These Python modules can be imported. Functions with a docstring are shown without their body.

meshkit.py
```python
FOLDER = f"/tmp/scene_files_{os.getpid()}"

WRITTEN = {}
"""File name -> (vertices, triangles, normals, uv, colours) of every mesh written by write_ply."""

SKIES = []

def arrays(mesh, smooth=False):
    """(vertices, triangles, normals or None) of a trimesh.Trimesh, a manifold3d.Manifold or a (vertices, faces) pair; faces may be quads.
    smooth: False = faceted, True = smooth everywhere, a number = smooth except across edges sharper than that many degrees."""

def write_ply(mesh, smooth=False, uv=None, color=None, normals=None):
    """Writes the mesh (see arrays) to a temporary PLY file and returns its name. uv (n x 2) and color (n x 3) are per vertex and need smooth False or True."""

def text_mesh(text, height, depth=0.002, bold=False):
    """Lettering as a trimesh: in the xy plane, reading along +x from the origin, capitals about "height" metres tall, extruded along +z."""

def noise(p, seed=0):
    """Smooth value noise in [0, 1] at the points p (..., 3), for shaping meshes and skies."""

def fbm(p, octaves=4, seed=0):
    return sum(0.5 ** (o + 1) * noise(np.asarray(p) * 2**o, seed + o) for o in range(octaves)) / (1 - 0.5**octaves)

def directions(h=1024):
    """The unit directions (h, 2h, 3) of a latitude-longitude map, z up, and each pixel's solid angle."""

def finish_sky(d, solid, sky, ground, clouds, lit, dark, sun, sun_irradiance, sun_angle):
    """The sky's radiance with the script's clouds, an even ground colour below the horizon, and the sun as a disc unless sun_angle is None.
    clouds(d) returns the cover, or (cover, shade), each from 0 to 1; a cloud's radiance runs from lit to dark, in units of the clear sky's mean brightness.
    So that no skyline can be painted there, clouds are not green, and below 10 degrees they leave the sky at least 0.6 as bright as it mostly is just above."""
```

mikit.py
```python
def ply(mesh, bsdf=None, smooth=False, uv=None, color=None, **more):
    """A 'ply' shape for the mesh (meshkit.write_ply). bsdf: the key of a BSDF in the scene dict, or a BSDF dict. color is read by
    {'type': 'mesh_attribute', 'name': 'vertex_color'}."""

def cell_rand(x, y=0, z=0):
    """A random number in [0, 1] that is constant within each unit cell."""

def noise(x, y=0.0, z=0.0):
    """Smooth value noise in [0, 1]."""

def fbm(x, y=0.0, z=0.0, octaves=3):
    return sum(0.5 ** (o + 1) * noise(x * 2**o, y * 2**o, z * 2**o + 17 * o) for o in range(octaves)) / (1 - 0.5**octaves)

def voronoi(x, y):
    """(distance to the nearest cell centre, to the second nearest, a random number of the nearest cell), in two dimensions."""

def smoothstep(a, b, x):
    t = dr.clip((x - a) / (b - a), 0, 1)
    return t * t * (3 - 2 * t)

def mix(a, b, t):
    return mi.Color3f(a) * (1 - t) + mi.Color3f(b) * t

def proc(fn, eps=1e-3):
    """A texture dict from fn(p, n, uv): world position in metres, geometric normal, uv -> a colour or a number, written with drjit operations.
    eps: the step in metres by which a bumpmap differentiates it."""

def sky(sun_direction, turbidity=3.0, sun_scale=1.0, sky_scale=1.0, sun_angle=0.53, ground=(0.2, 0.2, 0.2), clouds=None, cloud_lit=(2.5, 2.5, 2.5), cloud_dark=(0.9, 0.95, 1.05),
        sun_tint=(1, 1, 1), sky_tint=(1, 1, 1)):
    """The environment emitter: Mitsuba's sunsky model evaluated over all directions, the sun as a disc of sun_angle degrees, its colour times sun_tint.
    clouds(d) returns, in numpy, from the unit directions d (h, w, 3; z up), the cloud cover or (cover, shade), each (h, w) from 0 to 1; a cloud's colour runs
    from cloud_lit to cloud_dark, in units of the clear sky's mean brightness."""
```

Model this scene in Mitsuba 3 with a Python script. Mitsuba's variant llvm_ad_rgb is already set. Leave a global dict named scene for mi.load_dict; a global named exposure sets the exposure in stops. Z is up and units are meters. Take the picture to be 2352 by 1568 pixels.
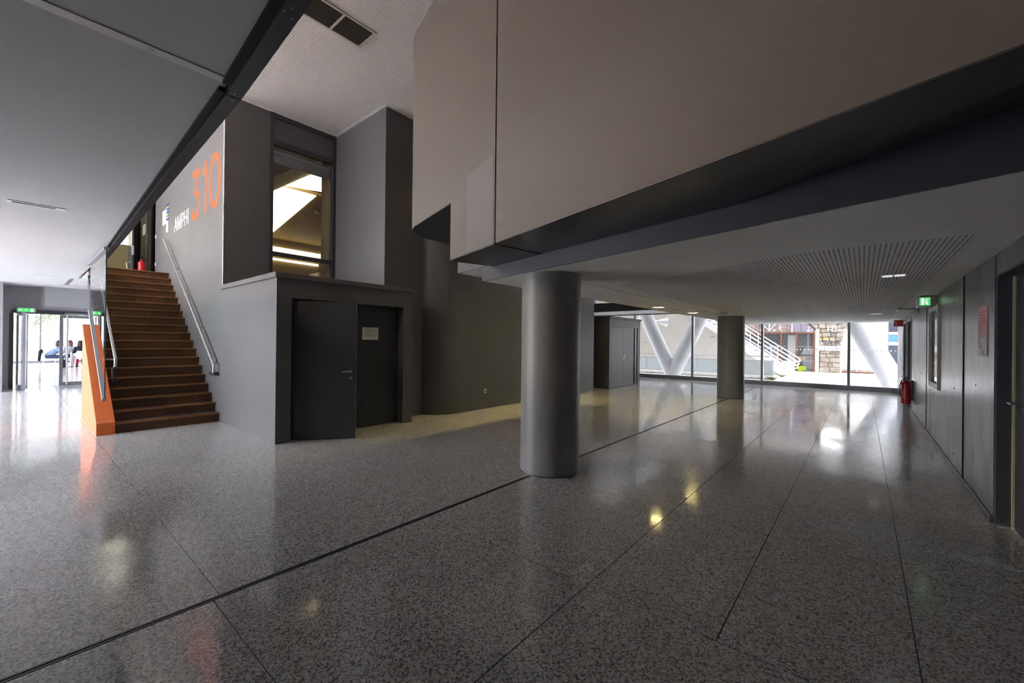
import math, random
import numpy as np, trimesh, shapely
import manifold3d as m3
from shapely.geometry import Polygon, Point
import drjit as dr
import mitsuba as mi
import mikit, meshkit
from mikit import proc, noise, fbm, voronoi, cell_rand, smoothstep, mix

random.seed(7); rng = np.random.default_rng(7)
T = mi.ScalarTransform4f
scene, labels = {}, {}

# ------------------------------------------------------------------ camera, sky, exposure
YAW, PITCH, ROLL, FPX, EYE = math.radians(40.0), math.radians(0.13), math.radians(0.62), 960.0, 1.5
def _basis():
    cp, sp, cr, sr = math.cos(PITCH), math.sin(PITCH), math.cos(ROLL), math.sin(ROLL)
    fw = np.array([0, cp, sp]); u0 = np.array([0, -sp, cp]); r0 = np.array([1., 0, 0])
    up = cr * u0 - sr * r0
    cy, sy = math.cos(YAW), math.sin(YAW)
    Z = np.array([[cy, -sy, 0], [sy, cy, 0], [0, 0, 1]])
    return Z @ fw, Z @ up
FW, UP = _basis()
scene['camera'] = {'type': 'perspective', 'fov': math.degrees(2 * math.atan(1176 / FPX)), 'fov_axis': 'x', 'near_clip': 0.05, 'far_clip': 500.0,
                   'to_world': T().look_at(origin=[0, 0, EYE], target=[float(v) for v in np.array([0, 0, EYE]) + FW], up=[float(v) for v in UP])}
SKY = 1.0
def overcast(d):
    return 0.93 + 0.07 * meshkit.fbm(d * 3.0, 3), 0.35 * meshkit.fbm(d * 2.0 + 5, 3)
scene['sky'] = mikit.sky((-0.3, -0.6, 0.75), turbidity=4.0, sun_scale=0.0, sky_scale=SKY, ground=(0.35, 0.35, 0.35), clouds=overcast,
                         cloud_lit=(.98, 1.0, 1.07), cloud_dark=(0.8, 0.83, 0.9))
exposure = 6.4
LAMP = 2.0 ** -exposure          # a lamp of radiance LAMP renders as plain white

# ------------------------------------------------------------------ helpers
def numbered(key):
    if key not in scene and key not in USED: USED.add(key); return key
    k = 1
    while f'{key}_{k:03d}' in scene or f'{key}_{k:03d}' in USED: k += 1
    USED.add(f'{key}_{k:03d}'); return f'{key}_{k:03d}'
USED = set()
def thing(name, label, cat=None, group=None, kind=None):
    k = numbered(name); d = {'label': label}
    if cat: d['category'] = cat
    if group: d['group'] = group
    if kind: d['kind'] = kind
    labels[k] = d
    return k
def struct(name, label, cat): return thing(name, label, cat, kind='structure')
def part(parent, name, mesh, mat, smooth=False, label=None, kind=None, emit=None):
    k = numbered(parent + '__' + name)
    extra = {'emitter': {'type': 'area', 'radiance': {'type': 'rgb', 'value': [float(e) * LAMP for e in emit]}}} if emit else {}
    scene[k] = mikit.ply(mesh, mat, smooth=smooth, **extra)
    d = {}
    if label: d['label'] = label
    if kind: d['kind'] = kind
    if d: labels[k] = d
    return k
def solo(name, mesh, mat, label, cat=None, group=None, kind=None, smooth=False, emit=None):
    k = thing(name, label, cat, group, kind)
    extra = {'emitter': {'type': 'area', 'radiance': {'type': 'rgb', 'value': [float(e) * LAMP for e in emit]}}} if emit else {}
    scene[k] = mikit.ply(mesh, mat, smooth=smooth, **extra)
    return k
cat = trimesh.util.concatenate
def box(x0, x1, y0, y1, z0, z1, c=0.0):
    """box, edges chamfered by c"""
    x0, x1 = min(x0, x1), max(x0, x1); y0, y1 = min(y0, y1), max(y0, y1); z0, z1 = min(z0, z1), max(z0, z1)
    if c <= 0:
        b = trimesh.creation.box((x1 - x0, y1 - y0, z1 - z0)); b.apply_translation(((x0 + x1) / 2, (y0 + y1) / 2, (z0 + z1) / 2)); return b
    c = min(c, (x1 - x0) * .45, (y1 - y0) * .45, (z1 - z0) * .45)
    P = []
    for sx in (0, 1):
        for sy in (0, 1):
            for sz in (0, 1):
                p = np.array([(x0, x1)[sx], (y0, y1)[sy], (z0, z1)[sz]]); s = np.array([1 - 2 * sx, 1 - 2 * sy, 1 - 2 * sz]) * c
                for ax in range(3):
                    q = p + s; q[ax] = p[ax]; P.append(q)
    return trimesh.convex.convex_hull(np.array(P))
def sheet(x0, x1, y0, y1, z0, z1):
    """a single upright sheet in the middle of the thin box"""
    if abs(x1 - x0) < abs(y1 - y0): x0 = x1 = (x0 + x1) / 2; P = [(x0, y0, z0), (x0, y1, z0), (x0, y1, z1), (x0, y0, z1)]
    else: y0 = y1 = (y0 + y1) / 2; P = [(x0, y0, z0), (x1, y0, z0), (x1, y0, z1), (x0, y0, z1)]
    return trimesh.Trimesh(P, [[0, 1, 2], [0, 2, 3]], process=False)
def hull(*pts): return trimesh.convex.convex_hull(np.array(pts, float))
def outward(m):
    if m.volume < 0: m.invert()
    return m
def prism(poly, z0, z1):
    m = trimesh.creation.extrude_polygon(Polygon(poly) if not isinstance(poly, Polygon) else poly, z1 - z0, engine='earcut'); m.apply_translation((0, 0, z0)); return outward(m)
def prism_y(poly, y0, y1):
    """polygon in (x, z) extruded along y"""
    m = trimesh.creation.extrude_polygon(Polygon(poly) if not isinstance(poly, Polygon) else poly, y1 - y0, engine='earcut')
    v = m.vertices.copy(); m.vertices = np.stack([v[:, 0], y1 - v[:, 2], v[:, 1]], 1); return outward(m)
def prism_x(poly, x0, x1):
    """polygon in (y, z) extruded along x"""
    m = trimesh.creation.extrude_polygon(Polygon(poly) if not isinstance(poly, Polygon) else poly, x1 - x0, engine='earcut')
    v = m.vertices.copy(); m.vertices = np.stack([v[:, 2] + x0, v[:, 0], v[:, 1]], 1); return outward(m)
def tube(p, q, r, n=16, r2=None):
    p, q = np.array(p, float), np.array(q, float); d = q - p; L = np.linalg.norm(d); d /= L
    a = np.cross(d, [0, 0, 1] if abs(d[2]) < .9 else [1, 0, 0]); a /= np.linalg.norm(a); b = np.cross(d, a)
    t = np.arange(n) * 2 * np.pi / n; ring = np.cos(t)[:, None] * a + np.sin(t)[:, None] * b
    r2 = r if r2 is None else r2
    v = np.vstack([p + ring * r, q + ring * r2, [p], [q]]); i = np.arange(n); j = (i + 1) % n
    f = np.vstack([np.stack([i, j, j + n], 1), np.stack([i, j + n, i + n], 1), np.stack([j, i, i * 0 + 2 * n], 1), np.stack([i + n, j + n, i * 0 + 2 * n + 1], 1)])
    m = trimesh.Trimesh(v, f, process=False)
    if m.volume < 0: m.invert()
    return m
def pipe(pts, r, n=12):
    return cat([tube(a, b, r, n) for a, b in zip(pts[:-1], pts[1:])] + [trimesh.creation.icosphere(2, r).apply_translation(p) for p in pts[1:-1]])
def bar(p, q, w, h):
    """rectangular bar from p to q, w horizontally, h in the other direction"""
    p, q = np.array(p, float), np.array(q, float); d = (q - p) / np.linalg.norm(q - p)
    a = np.cross(d, [0, 0, 1] if abs(d[2]) < .95 else [0, 1, 0]); a /= np.linalg.norm(a); b = np.cross(a, d)
    return hull(*[e + sa * a * w / 2 + sb * b * h / 2 for e in (p, q) for sa in (-1, 1) for sb in (-1, 1)])
def lathe(prof, n=40, at=(0, 0, 0)):
    m = trimesh.creation.revolve(np.array(prof, float), sections=n); m.apply_translation(at); return m
def text_on(text, origin, width, height, right, up, depth=.003, bold=False):
    """lettering that starts at origin, of the given width and height, standing on a surface"""
    m = meshkit.text_mesh(text, height, depth, bold); v = m.vertices.copy()
    v[:, 0] -= v[:, 0].min(); v[:, 0] *= width / v[:, 0].max()
    right, up = np.array(right, float), np.array(up, float); out = np.cross(right, up)
    m.vertices = np.array(origin) + v[:, :1] * right + v[:, 1:2] * up + v[:, 2:3] * out
    return m

# ------------------------------------------------------------------ materials
def rgb(*c): return {'type': 'rgb', 'value': list(c if len(c) == 3 else c * 3)}
def mat(name, base, rough=.5, spec=.5, metal=0., two=True, **kw):
    b = {'type': 'principled', 'base_color': base if isinstance(base, dict) else rgb(*base), 'roughness': rough, 'specular': spec, 'metallic': metal, **kw}
    scene[name] = {'type': 'twosided', 'bsdf': b} if two else b
    return name
def terrazzo(p, n, uv):
    a, b, r = voronoi(p.x / .0085 + 1.2 * noise(p.x * 60, p.y * 60), p.y / .0085)
    a2, b2, r2 = voronoi(p.x / .031 + 50, p.y / .031 + 20)
    v = .27 + .27 * smoothstep(.1, .9, r)
    v = dr.select(r > .94, .62, v)
    v = dr.select(r < .2, .16, v)
    v = dr.select((r2 > .95) & (a2 < .25), .45, v)
    v = v * (.9 + .2 * fbm(p.x * .7, p.y * .7))
    return mi.Color3f(v * 1.0, v * .985, v * .975)
def floor_rough(p, n, uv): return .07 + .12 * smoothstep(.35, .75, fbm(p.x * 1.3 + 8, p.y * .9, 0, 4)) + .04 * noise(p.x * 9, p.y * 30)
mat('m_terrazzo', proc(terrazzo), proc(floor_rough), .9)
def wear(base, amp, sx, sz):
    base = np.array(base)
    def fn(p, n, uv):
        t = fbm((p.x + p.y) * sx, (p.x - p.y) * sx, p.z * sz, 4)
        k = 1 + amp * (t - .5) * 2
        return mi.Color3f(float(base[0]) * k, float(base[1]) * k, float(base[2]) * k)
    return fn
mat('m_dark_paint', proc(wear((.125, .124, .132), .10, 1.3, .9)), .42, .4)
mat('m_wall_grey', proc(wear((.145, .142, .145), .06, 1.0, .6)), .5, .35)
mat('m_patch', (.195, .188, .178), .5, .35)
mat('m_fascia', (.075, .076, .092), .45, .4)
mat('m_wall_pale', proc(wear((.36, .36, .375), .05, 1.0, .6)), .5, .35)
mat('m_slab_paint', proc(wear((.175, .157, .14), .05, .8, .8)), .5, .35)
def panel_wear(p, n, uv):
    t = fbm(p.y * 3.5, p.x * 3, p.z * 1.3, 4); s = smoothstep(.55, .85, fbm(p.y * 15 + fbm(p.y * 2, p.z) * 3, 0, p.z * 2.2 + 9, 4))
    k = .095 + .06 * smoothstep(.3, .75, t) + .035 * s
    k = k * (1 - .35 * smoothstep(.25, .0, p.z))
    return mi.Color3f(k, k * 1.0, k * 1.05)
mat('m_panel', proc(panel_wear), .3, .5)
mat('m_door_dark', (.045, .048, .055), .38, .45)
mat('m_black', (.008, .008, .009), .6, .3)
mat('m_steel_dark', (.05, .052, .06), .35, .5)
mat('m_white', (.8, .8, .81), .6, .3)
mat('m_ceiling_left', (.7, .7, .71), .6, .3)
mat('m_white_gloss', (.88, .88, .86), .3, .5)
def perf_upper(p, n, uv):
    s = .029
    u, v = p.x / s, p.y / s
    fx, fy = u - dr.floor(u) - .5, v - dr.floor(v) - .5
    hole = (fx * fx + fy * fy) < .055
    k = .76 * (.94 + .12 * fbm(p.x * 1.1, p.y * 1.1))
    k = dr.select(hole & (p.y > .97), .16, k)
    return mi.Color3f(k, k * .98, k * .975)
mat('m_perf_upper', proc(perf_upper), .7, .2)
def perf_low(p, n, uv):
    s = .033
    u = p.x / s; fx = u - dr.floor(u)
    v = p.y / .016; fy = v - dr.floor(v)
    front = 4.35 + .45 * dr.maximum(-(p.x + .35), 0)
    zone = (p.x < .63) & (p.x > -2.6) & (p.y > front) & (p.y < 17.2)
    k = .76 * (.93 + .14 * fbm(p.x * 1.3, p.y * .9))
    k = dr.select(zone & (fx < .3) & (fy < .72), .09, k)
    return mi.Color3f(k, k * .985, k * .96)
mat('m_perf_low', proc(perf_low), .65, .25)
def wood(p, n, uv):
    t = fbm(p.x * 14, p.y * 1.6, p.z * 14, 4); g = fbm(p.x * 90, p.y * 3.5, p.z * 90, 3); b = cell_rand(dr.floor(p.z / .163 + .02), dr.floor(p.y / .47 + cell_rand(dr.floor(p.z / .163 + .02), 3, 1)), 5)
    k = (.55 + .5 * t + .35 * (g - .5)) * (.72 + .56 * b)
    return mi.Color3f(.185 * k, .083 * k, .030 * k)
mat('m_wood', proc(wood), .36, .45)
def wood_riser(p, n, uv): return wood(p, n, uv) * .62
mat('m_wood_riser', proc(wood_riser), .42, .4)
def orange(p, n, uv):
    k = .94 + .12 * fbm(p.x * 2, p.y * 2, p.z * 2)
    chip = smoothstep(.7, .74, fbm(p.x * 40, p.y * 40, p.z * 40, 4)) * smoothstep(.2, .05, p.z)
    return mix(mi.Color3f(.78 * k, .17 * k, .035 * k), mi.Color3f(.12, .08, .07), chip)
mat('m_orange', proc(orange), .42, .45)
mat('m_letter_orange', (.66, .115, .02), .5, .3)
mat('m_letter_white', (.85, .85, .83), .5, .3)
mat('m_steel', (.62, .62, .61), .28, .5, 1.0)
mat('m_alu', (.36, .37, .39), .4, .5, .6)
mat('m_frame_grey', (.2, .205, .225), .4, .5)
mat('m_red', (.5, .012, .014), .3, .5)
mat('m_sign_red', (.55, .02, .03), .45, .4)
mat('m_yellow_rebate', (.42, .38, .22), .5, .4)
mat('m_paper', (.7, .7, .67), .8, .2)
mat('m_ink', (.12, .12, .13), .8, .2)
mat('m_pink', (.62, .36, .37), .8, .2)
mat('m_poster_blue', (.04, .06, .16), .6, .3)
mat('m_green', (.02, .55, .08), .5, .3)
mat('m_yellow', (.75, .62, .08), .6, .3)
mat('m_screen', (.17, .145, .07), .5, .3)
mat('m_lime', (.25, .31, .025), .6, .3)
mat('m_rust', (.16, .075, .05), .7, .3)
mat('m_cream', (.55, .47, .3), .5, .3)
mat('m_lecture_wall', (.26, .2, .125), .6, .3)
mat('m_lecture_ceiling', (.34, .25, .12), .6, .3)
mat('m_emit_base', (.8, .78, .7), .6, .2)
def concrete_beige(p, n, uv):
    k = .9 + .2 * fbm(p.x * .8, p.y, p.z * .8, 4) - .35 * smoothstep(.74, .8, fbm(p.x * 3.1, 3, p.z * 3.1, 4))
    return mi.Color3f(.40 * k, .375 * k, .34 * k)
mat('m_concrete_beige', proc(concrete_beige), .8, .2)
def ground_c(p, n, uv):
    k = .74 * (.9 + .2 * fbm(p.x * .9, p.y * .9, 0, 4)); return mi.Color3f(k, k, k * .98)
mat('m_ground', proc(ground_c), .9, .2)
def stone(seed, tint):
    def fn(p, n, uv):
        k = .55 + .6 * fbm(p.x * 6 + seed, p.y * 6, p.z * 6, 4) - .3 * smoothstep(.6, .75, fbm(p.x * 17, p.y * 17 + seed, p.z * 17, 3))
        return mi.Color3f(tint[0] * k, tint[1] * k, tint[2] * k)
    return fn
for i, t in enumerate([(.34, .285, .235), (.29, .24, .195), (.38, .325, .275)]): mat(f'm_stone_{i}', proc(stone(i * 7.3, t)), .9, .2)
def graffiti_panel(p, n, uv):
    a = fbm(p.x * 1.1, 1, p.z * 1.4, 4); r = dr.abs(fbm(p.x * 1.7 + 4, 2, p.z * 2.1, 3) - .5)
    line = smoothstep(.02, .008, r)
    c = mix(mi.Color3f(.24, .18, .16), mi.Color3f(.22, .20, .25), smoothstep(.4, .62, a))
    return mix(c, mi.Color3f(.62, .58, .58), .7 * line)
mat('m_graffiti_panel', proc(graffiti_panel), .8, .2)
def render_white(p, n, uv):
    k = .8 - .25 * smoothstep(.5, .0, p.z) * fbm(p.x * 3, 0, p.z * 4, 4); return mi.Color3f(k, k, k * .98)
mat('m_render_white', proc(render_white), .8, .2)
mat('m_v_white', (.62, .63, .65), .55, .3)
mat('m_v_grey', (.36, .36, .38), .55, .3)
mat('m_leaf', (.16, .23, .05), .6, .3)
mat('m_tree_leaf', (.15, .17, .10), .6, .3)
mat('m_bark', (.12, .09, .06), .8, .2)
mat('m_crate_wood', (.55, .36, .18), .7, .3)
mat('m_skin', (.42, .24, .17), .6, .3)
mat('m_hair_dark', (.03, .022, .02), .5, .4)
mat('m_hair_auburn', (.11, .035, .022), .5, .4)
mat('m_cloth_blue', (.26, .34, .52), .8, .2)
mat('m_jeans', (.05, .075, .16), .8, .2)
mat('m_cloth_black', (.02, .022, .028), .8, .2)
mat('m_cloth_light', (.55, .6, .66), .8, .2)
mat('m_cloth_red', (.45, .03, .06), .8, .2)
mat('m_cloth_olive', (.13, .14, .05), .8, .2)
mat('m_slat', (.10, .085, .07), .5, .4)
mat('m_grille', (.5, .48, .42), .5, .4)
mat('m_banner_blue', (.1, .25, .45), .6, .3)
mat('m_banner_dark', (.07, .075, .1), .6, .3)
mat('m_plastic_white', (.6, .6, .56), .45, .4)
mat('m_chip', (.5, .48, .45), .8, .2)
scene['m_glass'] = {'type': 'thindielectric', 'int_ior': 1.5}
scene['m_glass_green'] = {'type': 'thindielectric', 'int_ior': 1.5, 'specular_transmittance': rgb(.86, .95, .93)}
mat('m_glass_edge', (.03, .13, .12), .2, .5)
mat('m_frosted', (.46, .5, .5), .5, .4)

# ------------------------------------------------------------------ large planes of the place
CZ = 5.95                       # upper ceiling
FY = 18.3                       # facade
RX = .87                        # right wall
def Fy(x): return 2.07 - .3007 * (x - .4)      # front line of the hanging lecture hall
def Gy(x): return 3.96 - .2375 * (x + 3.85)    # front line of the low ceiling

# floor
fl = struct('floor', 'speckled grey polished terrazzo floor with thin joints', 'floor')
part(fl, 'bed', cat([box(-19.05, RX + .3, -5.3, FY + .1, -.12, -.006), box(-37.6, -19.05, -7, 9, -.12, -.006)]), 'm_steel_dark', label='dark joint filler under the panels')
J = .0035
xs = [-2.845, -1.30, .215, RX + .3]; ys = [-5.3, -3.9, -2.35, -.8, .75, 2.30, 3.85, 5.41, 6.96, 8.51, 10.06, 11.61, 13.16, 14.71, 16.26, FY + .05]
for i in range(3):
    for j in range(len(ys) - 1):
        cuts = [xs[i], xs[i + 1]]
        if i == 1 and j >= 5: cuts = [xs[i], -.56, xs[i + 1]]
        for a, b in zip(cuts[:-1], cuts[1:]):
            part(fl, 'panel', box(a + J, b - J, ys[j] + J, ys[j + 1] - J, -.02, 0), 'm_terrazzo')
for x0, x1, y0, y1 in [(-9.1, -2.885, -5.3, .79), (-9.1, -2.885, .79, FY + .05), (-19.05, -9.1, -5.3, .79), (-19.05, -9.1, .79, 2.7)]:
    part(fl, 'panel', box(x0 + J / 2, x1 - J / 2, y0 + J / 2, y1 - J / 2, -.02, 0), 'm_terrazzo')
for i in range(6):
    for j in range(4):
        part(fl, 'panel', box(-37.5 + 3.07 * i + J, -37.5 + 3.07 * (i + 1) - J, -7 + 4 * j + J, -3 + 4 * j - J, -.02, 0), 'm_terrazzo')
part(fl, 'expansion_joint', cat([box(-2.884, -2.87, -5.3, FY, -.02, .0015), box(-2.86, -2.846, -5.3, FY, -.02, .0015)]), 'm_steel_dark', label='dark metal expansion joint strip')

# low ceiling on the left
cl = struct('ceiling', 'smooth white low ceiling over the left of the hall', 'ceiling')
ledge = [(-19.2, -2.5), (-7.2, -2.5), (-7.2, -5.2), (RX + .3, -5.2), (RX + .3, .57), (-2.9, .795), (-10.5, 1.025), (-15.3, 1.03), (-15.3, 2.7), (-19.2, 2.7)]
part(cl, 'slab', prism(ledge, 3.0, 3.22), 'm_ceiling_left')
part(cl, 'batten', box(-2.87, -2.80, -5.2, .78, 2.994, 3.0, .002), 'm_white_gloss', label='narrow white cover strip across the ceiling')
for yy in (-.55, -2.0, .45): part(cl, 'batten_screw', lathe([(0, -.003), (.006, -.003), (.008, 0)], 10, (-2.835, yy, 2.994)), 'm_steel')
# steel edge beam, two lengths
bm = thing('edge_beam', 'dark grey steel edge beam between the white low ceiling and the high hall', 'beam', kind='structure')
def beam_seg(x0, y0, x1, y1, w, zb, zt):
    d = np.array([x1 - x0, y1 - y0]); d /= np.linalg.norm(d); n = np.array([-d[1], d[0]])
    P = [np.array([x0, y0]), np.array([x1, y1])]
    return hull(*[(*(p + s * n * w / 2), z) for p in P for s in (-1, 1) for z in (zb, zt)])
part(bm, 'length', beam_seg(RX, .615, -2.90, .838, .075, 2.955, 3.25), 'm_steel_dark')
part(bm, 'length', beam_seg(-2.912, .838, -10.6, 1.062, .075, 2.955, 3.25), 'm_steel_dark')
part(bm, 'flange', beam_seg(RX, .56, -2.84, .778, .035, 2.975, 3.1), 'm_black', label='black shadow channel beside the beam')
part(bm, 'flange', beam_seg(-2.93, .782, -10.4, 1.005, .03, 2.975, 3.1), 'm_black', label='black shadow channel beside the beam')
for x, y in ((-1.93, .77), (-1.99, .795), (-1.97, .755), (-2.86, .828), (-2.95, .845)):
    part(bm, 'bolt', lathe([(0, -.003), (.003, -.003), (.005, 0)], 10, (x, y, 2.955)), 'm_steel')

# upper ceiling, perforated
uc = struct('ceiling_upper', 'perforated pale ceiling high over the hall', 'ceiling')
part(uc, 'sheet', cat([box(-8.95, RX + .3, -5.2, FY + .2, CZ, CZ + .15), box(-15.4, -8.95, -2.5, 2.55, CZ, CZ + .15), box(-10.3, -8.95, 11.6, FY + .2, CZ, CZ + .15)]), 'm_perf_upper')
part(uc, 'border', cat([box(-8.87, -6.9, 4.44, 4.5, CZ - .004, CZ), box(-8.87, -8.80, 2.42, 4.5, CZ - .004, CZ), box(-7.0, -6.94, 4.44, 6, CZ - .004, CZ)]), 'm_white')

# the grey mass on the left: stair wall, window wall, jutting block, rounded corner
ws = struct('wall_left', 'tall grey wall beside the stair that carries orange numerals', 'wall')
part(ws, 'face', box(-13.77, -8.87, 2.42, 2.58, 0, CZ), 'm_wall_grey')
part(ws, 'return', box(-14.78, -13.77, 2.45, 2.58, 0, CZ), 'm_wall_grey')
part(ws, 'corner_bead', box(-8.885, -8.862, 2.411, 2.423, 2.48, CZ), 'm_white_gloss', label='pale edge bead at the corner')
wd = struct('wall_window', 'dark upper wall around the window of the lecture room', 'wall')
part(wd, 'pier', box(-8.99, -8.87, 2.58, 3.19, 2.0, CZ), 'm_dark_paint')
part(wd, 'pier', box(-8.87, -8.865, 2.43, 3.19, 2.48, CZ), 'm_dark_paint')
part(wd, 'spandrel', box(-8.99, -8.885, 3.19, 4.5, 5.42, CZ), 'm_dark_paint')
part(wd, 'sill', box(-8.99, -8.87, 3.19, 4.5, 2.0, 2.56), 'm_dark_paint')
wj = struct('wall_block', 'dark grey block with a rounded corner behind the entrance box', 'wall')
arc = [(-7.12 + .6 * math.cos(a), 5.98 + .6 * math.sin(a)) for a in np.linspace(-1.284, 0, 22)]
blk = prism([(-8.87, 4.5), (-6.95, 4.5)] + arc + [(-6.52, 11.8), (-10.3, 11.8), (-10.3, 11.6), (-8.87, 11.6)], 0, CZ)
part(wj, 'body', blk, 'm_dark_paint', smooth=25)
part(wj, 'return', box(-10.3, -10.1, 11.8, FY, 0, CZ), 'm_dark_paint')
part(wj, 'pilaster', box(-7.3, -6.98, 11.8, 12.6, 0, CZ), 'm_wall_grey')

# entrance box under the window
eb = struct('wall_entrance', 'dark grey entrance box with a capped ledge under the lit window', 'wall')
ex = -6.45
part(eb, 'side', box(-8.87, ex, 2.42, 2.63, 0, 2.40), 'm_wall_grey')
part(eb, 'jamb', box(-6.95, ex, 4.585, 4.79, 0, 2.40), 'm_dark_paint')
part(eb, 'jamb', box(ex - .012, ex + .001, 2.425, 2.63, 0, 2.40), 'm_dark_paint')
part(eb, 'lintel', box(-6.95, ex, 2.63, 4.585, 2.12, 2.40), 'm_dark_paint')
part(eb, 'roof', box(-8.87, -6.9, 2.6, 4.5, 2.30, 2.40), 'm_dark_paint')
part(eb, 'cap', cat([box(-8.93, ex + .03, 2.39, 2.70, 2.40, 2.48, .006), box(-6.80, ex + .03, 2.70, 4.83, 2.40, 2.48, .006)]), 'm_wall_grey', label='projecting ledge cap')
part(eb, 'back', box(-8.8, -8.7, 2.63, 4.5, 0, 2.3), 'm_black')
for k in range(7):
    z = .04 + .055 * k * random.uniform(.8, 1.3)
    part(eb, 'paint_chip', box(ex - .006, ex + .003, 2.414, 2.424, z, z + random.uniform(.012, .04)), 'm_chip')

# the hanging lecture hall on the right: its front wall, soffit
hv = struct('wall_hanging', 'huge brownish grey wall of the lecture hall hanging over the hall', 'wall')
sx = -2.77
def front(x0, x1, z0, z1, t=.14):
    return hull(*[(x, Fy(x) + d, z) for x in (x0, x1) for d in (0, t) for z in (z0, z1)])
part(hv, 'face', front(sx + .012, RX + .4, 2.476, CZ), 'm_slab_paint')
part(hv, 'body', prism([(sx + .03, Fy(sx) + .13), (RX + .3, Fy(RX + .3) + .13), (RX + .3, 9), (-2.6, 9)], 2.66, CZ - .01), 'm_dark_paint')
xb = -.80
part(hv, 'soffit', hull(*[(x, y, z) for x in (sx + .012, xb) for y, z in ((Fy(x) + .002, 2.469), (Fy(x) + .002, 2.66), (Gy(x) + .03, 2.469), (Gy(x) + .03, 2.66))]), 'm_steel_dark', label='black soffit')
part(hv, 'soffit', hull(*[(x, y, z) for x, zi in ((xb, 2.469), (RX + .3, 2.66)) for y, z in ((Fy(x) + .002, 2.469), (Fy(x) + .002, 2.67), (Gy(x) + .03, zi), (Gy(x) + .03, 2.67))]), 'm_steel_dark', label='black soffit')
cap_arc = [(-4.94, Fy(-4.94)), (-5.09, 3.75), (-5.22, 3.87), (-5.31, 4.03), (-5.36, 4.25), (-5.37, 4.6)]
part(hv, 'face', prism([(sx - .012, Fy(sx - .012))] + cap_arc + [(-5.37, 9.0), (-2.9, 9.0)], 3.15, CZ), 'm_slab_paint', smooth=25)
part(hv, 'face', prism([(sx - .012, Fy(sx - .012)), (-3.76, Fy(-3.76)), (-3.79, Fy(-3.79) + .02), (-3.62, Gy(-3.62) + .03), (-2.68, Gy(-2.68) + .03)], 2.47, 3.15), 'm_slab_paint')
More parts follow.
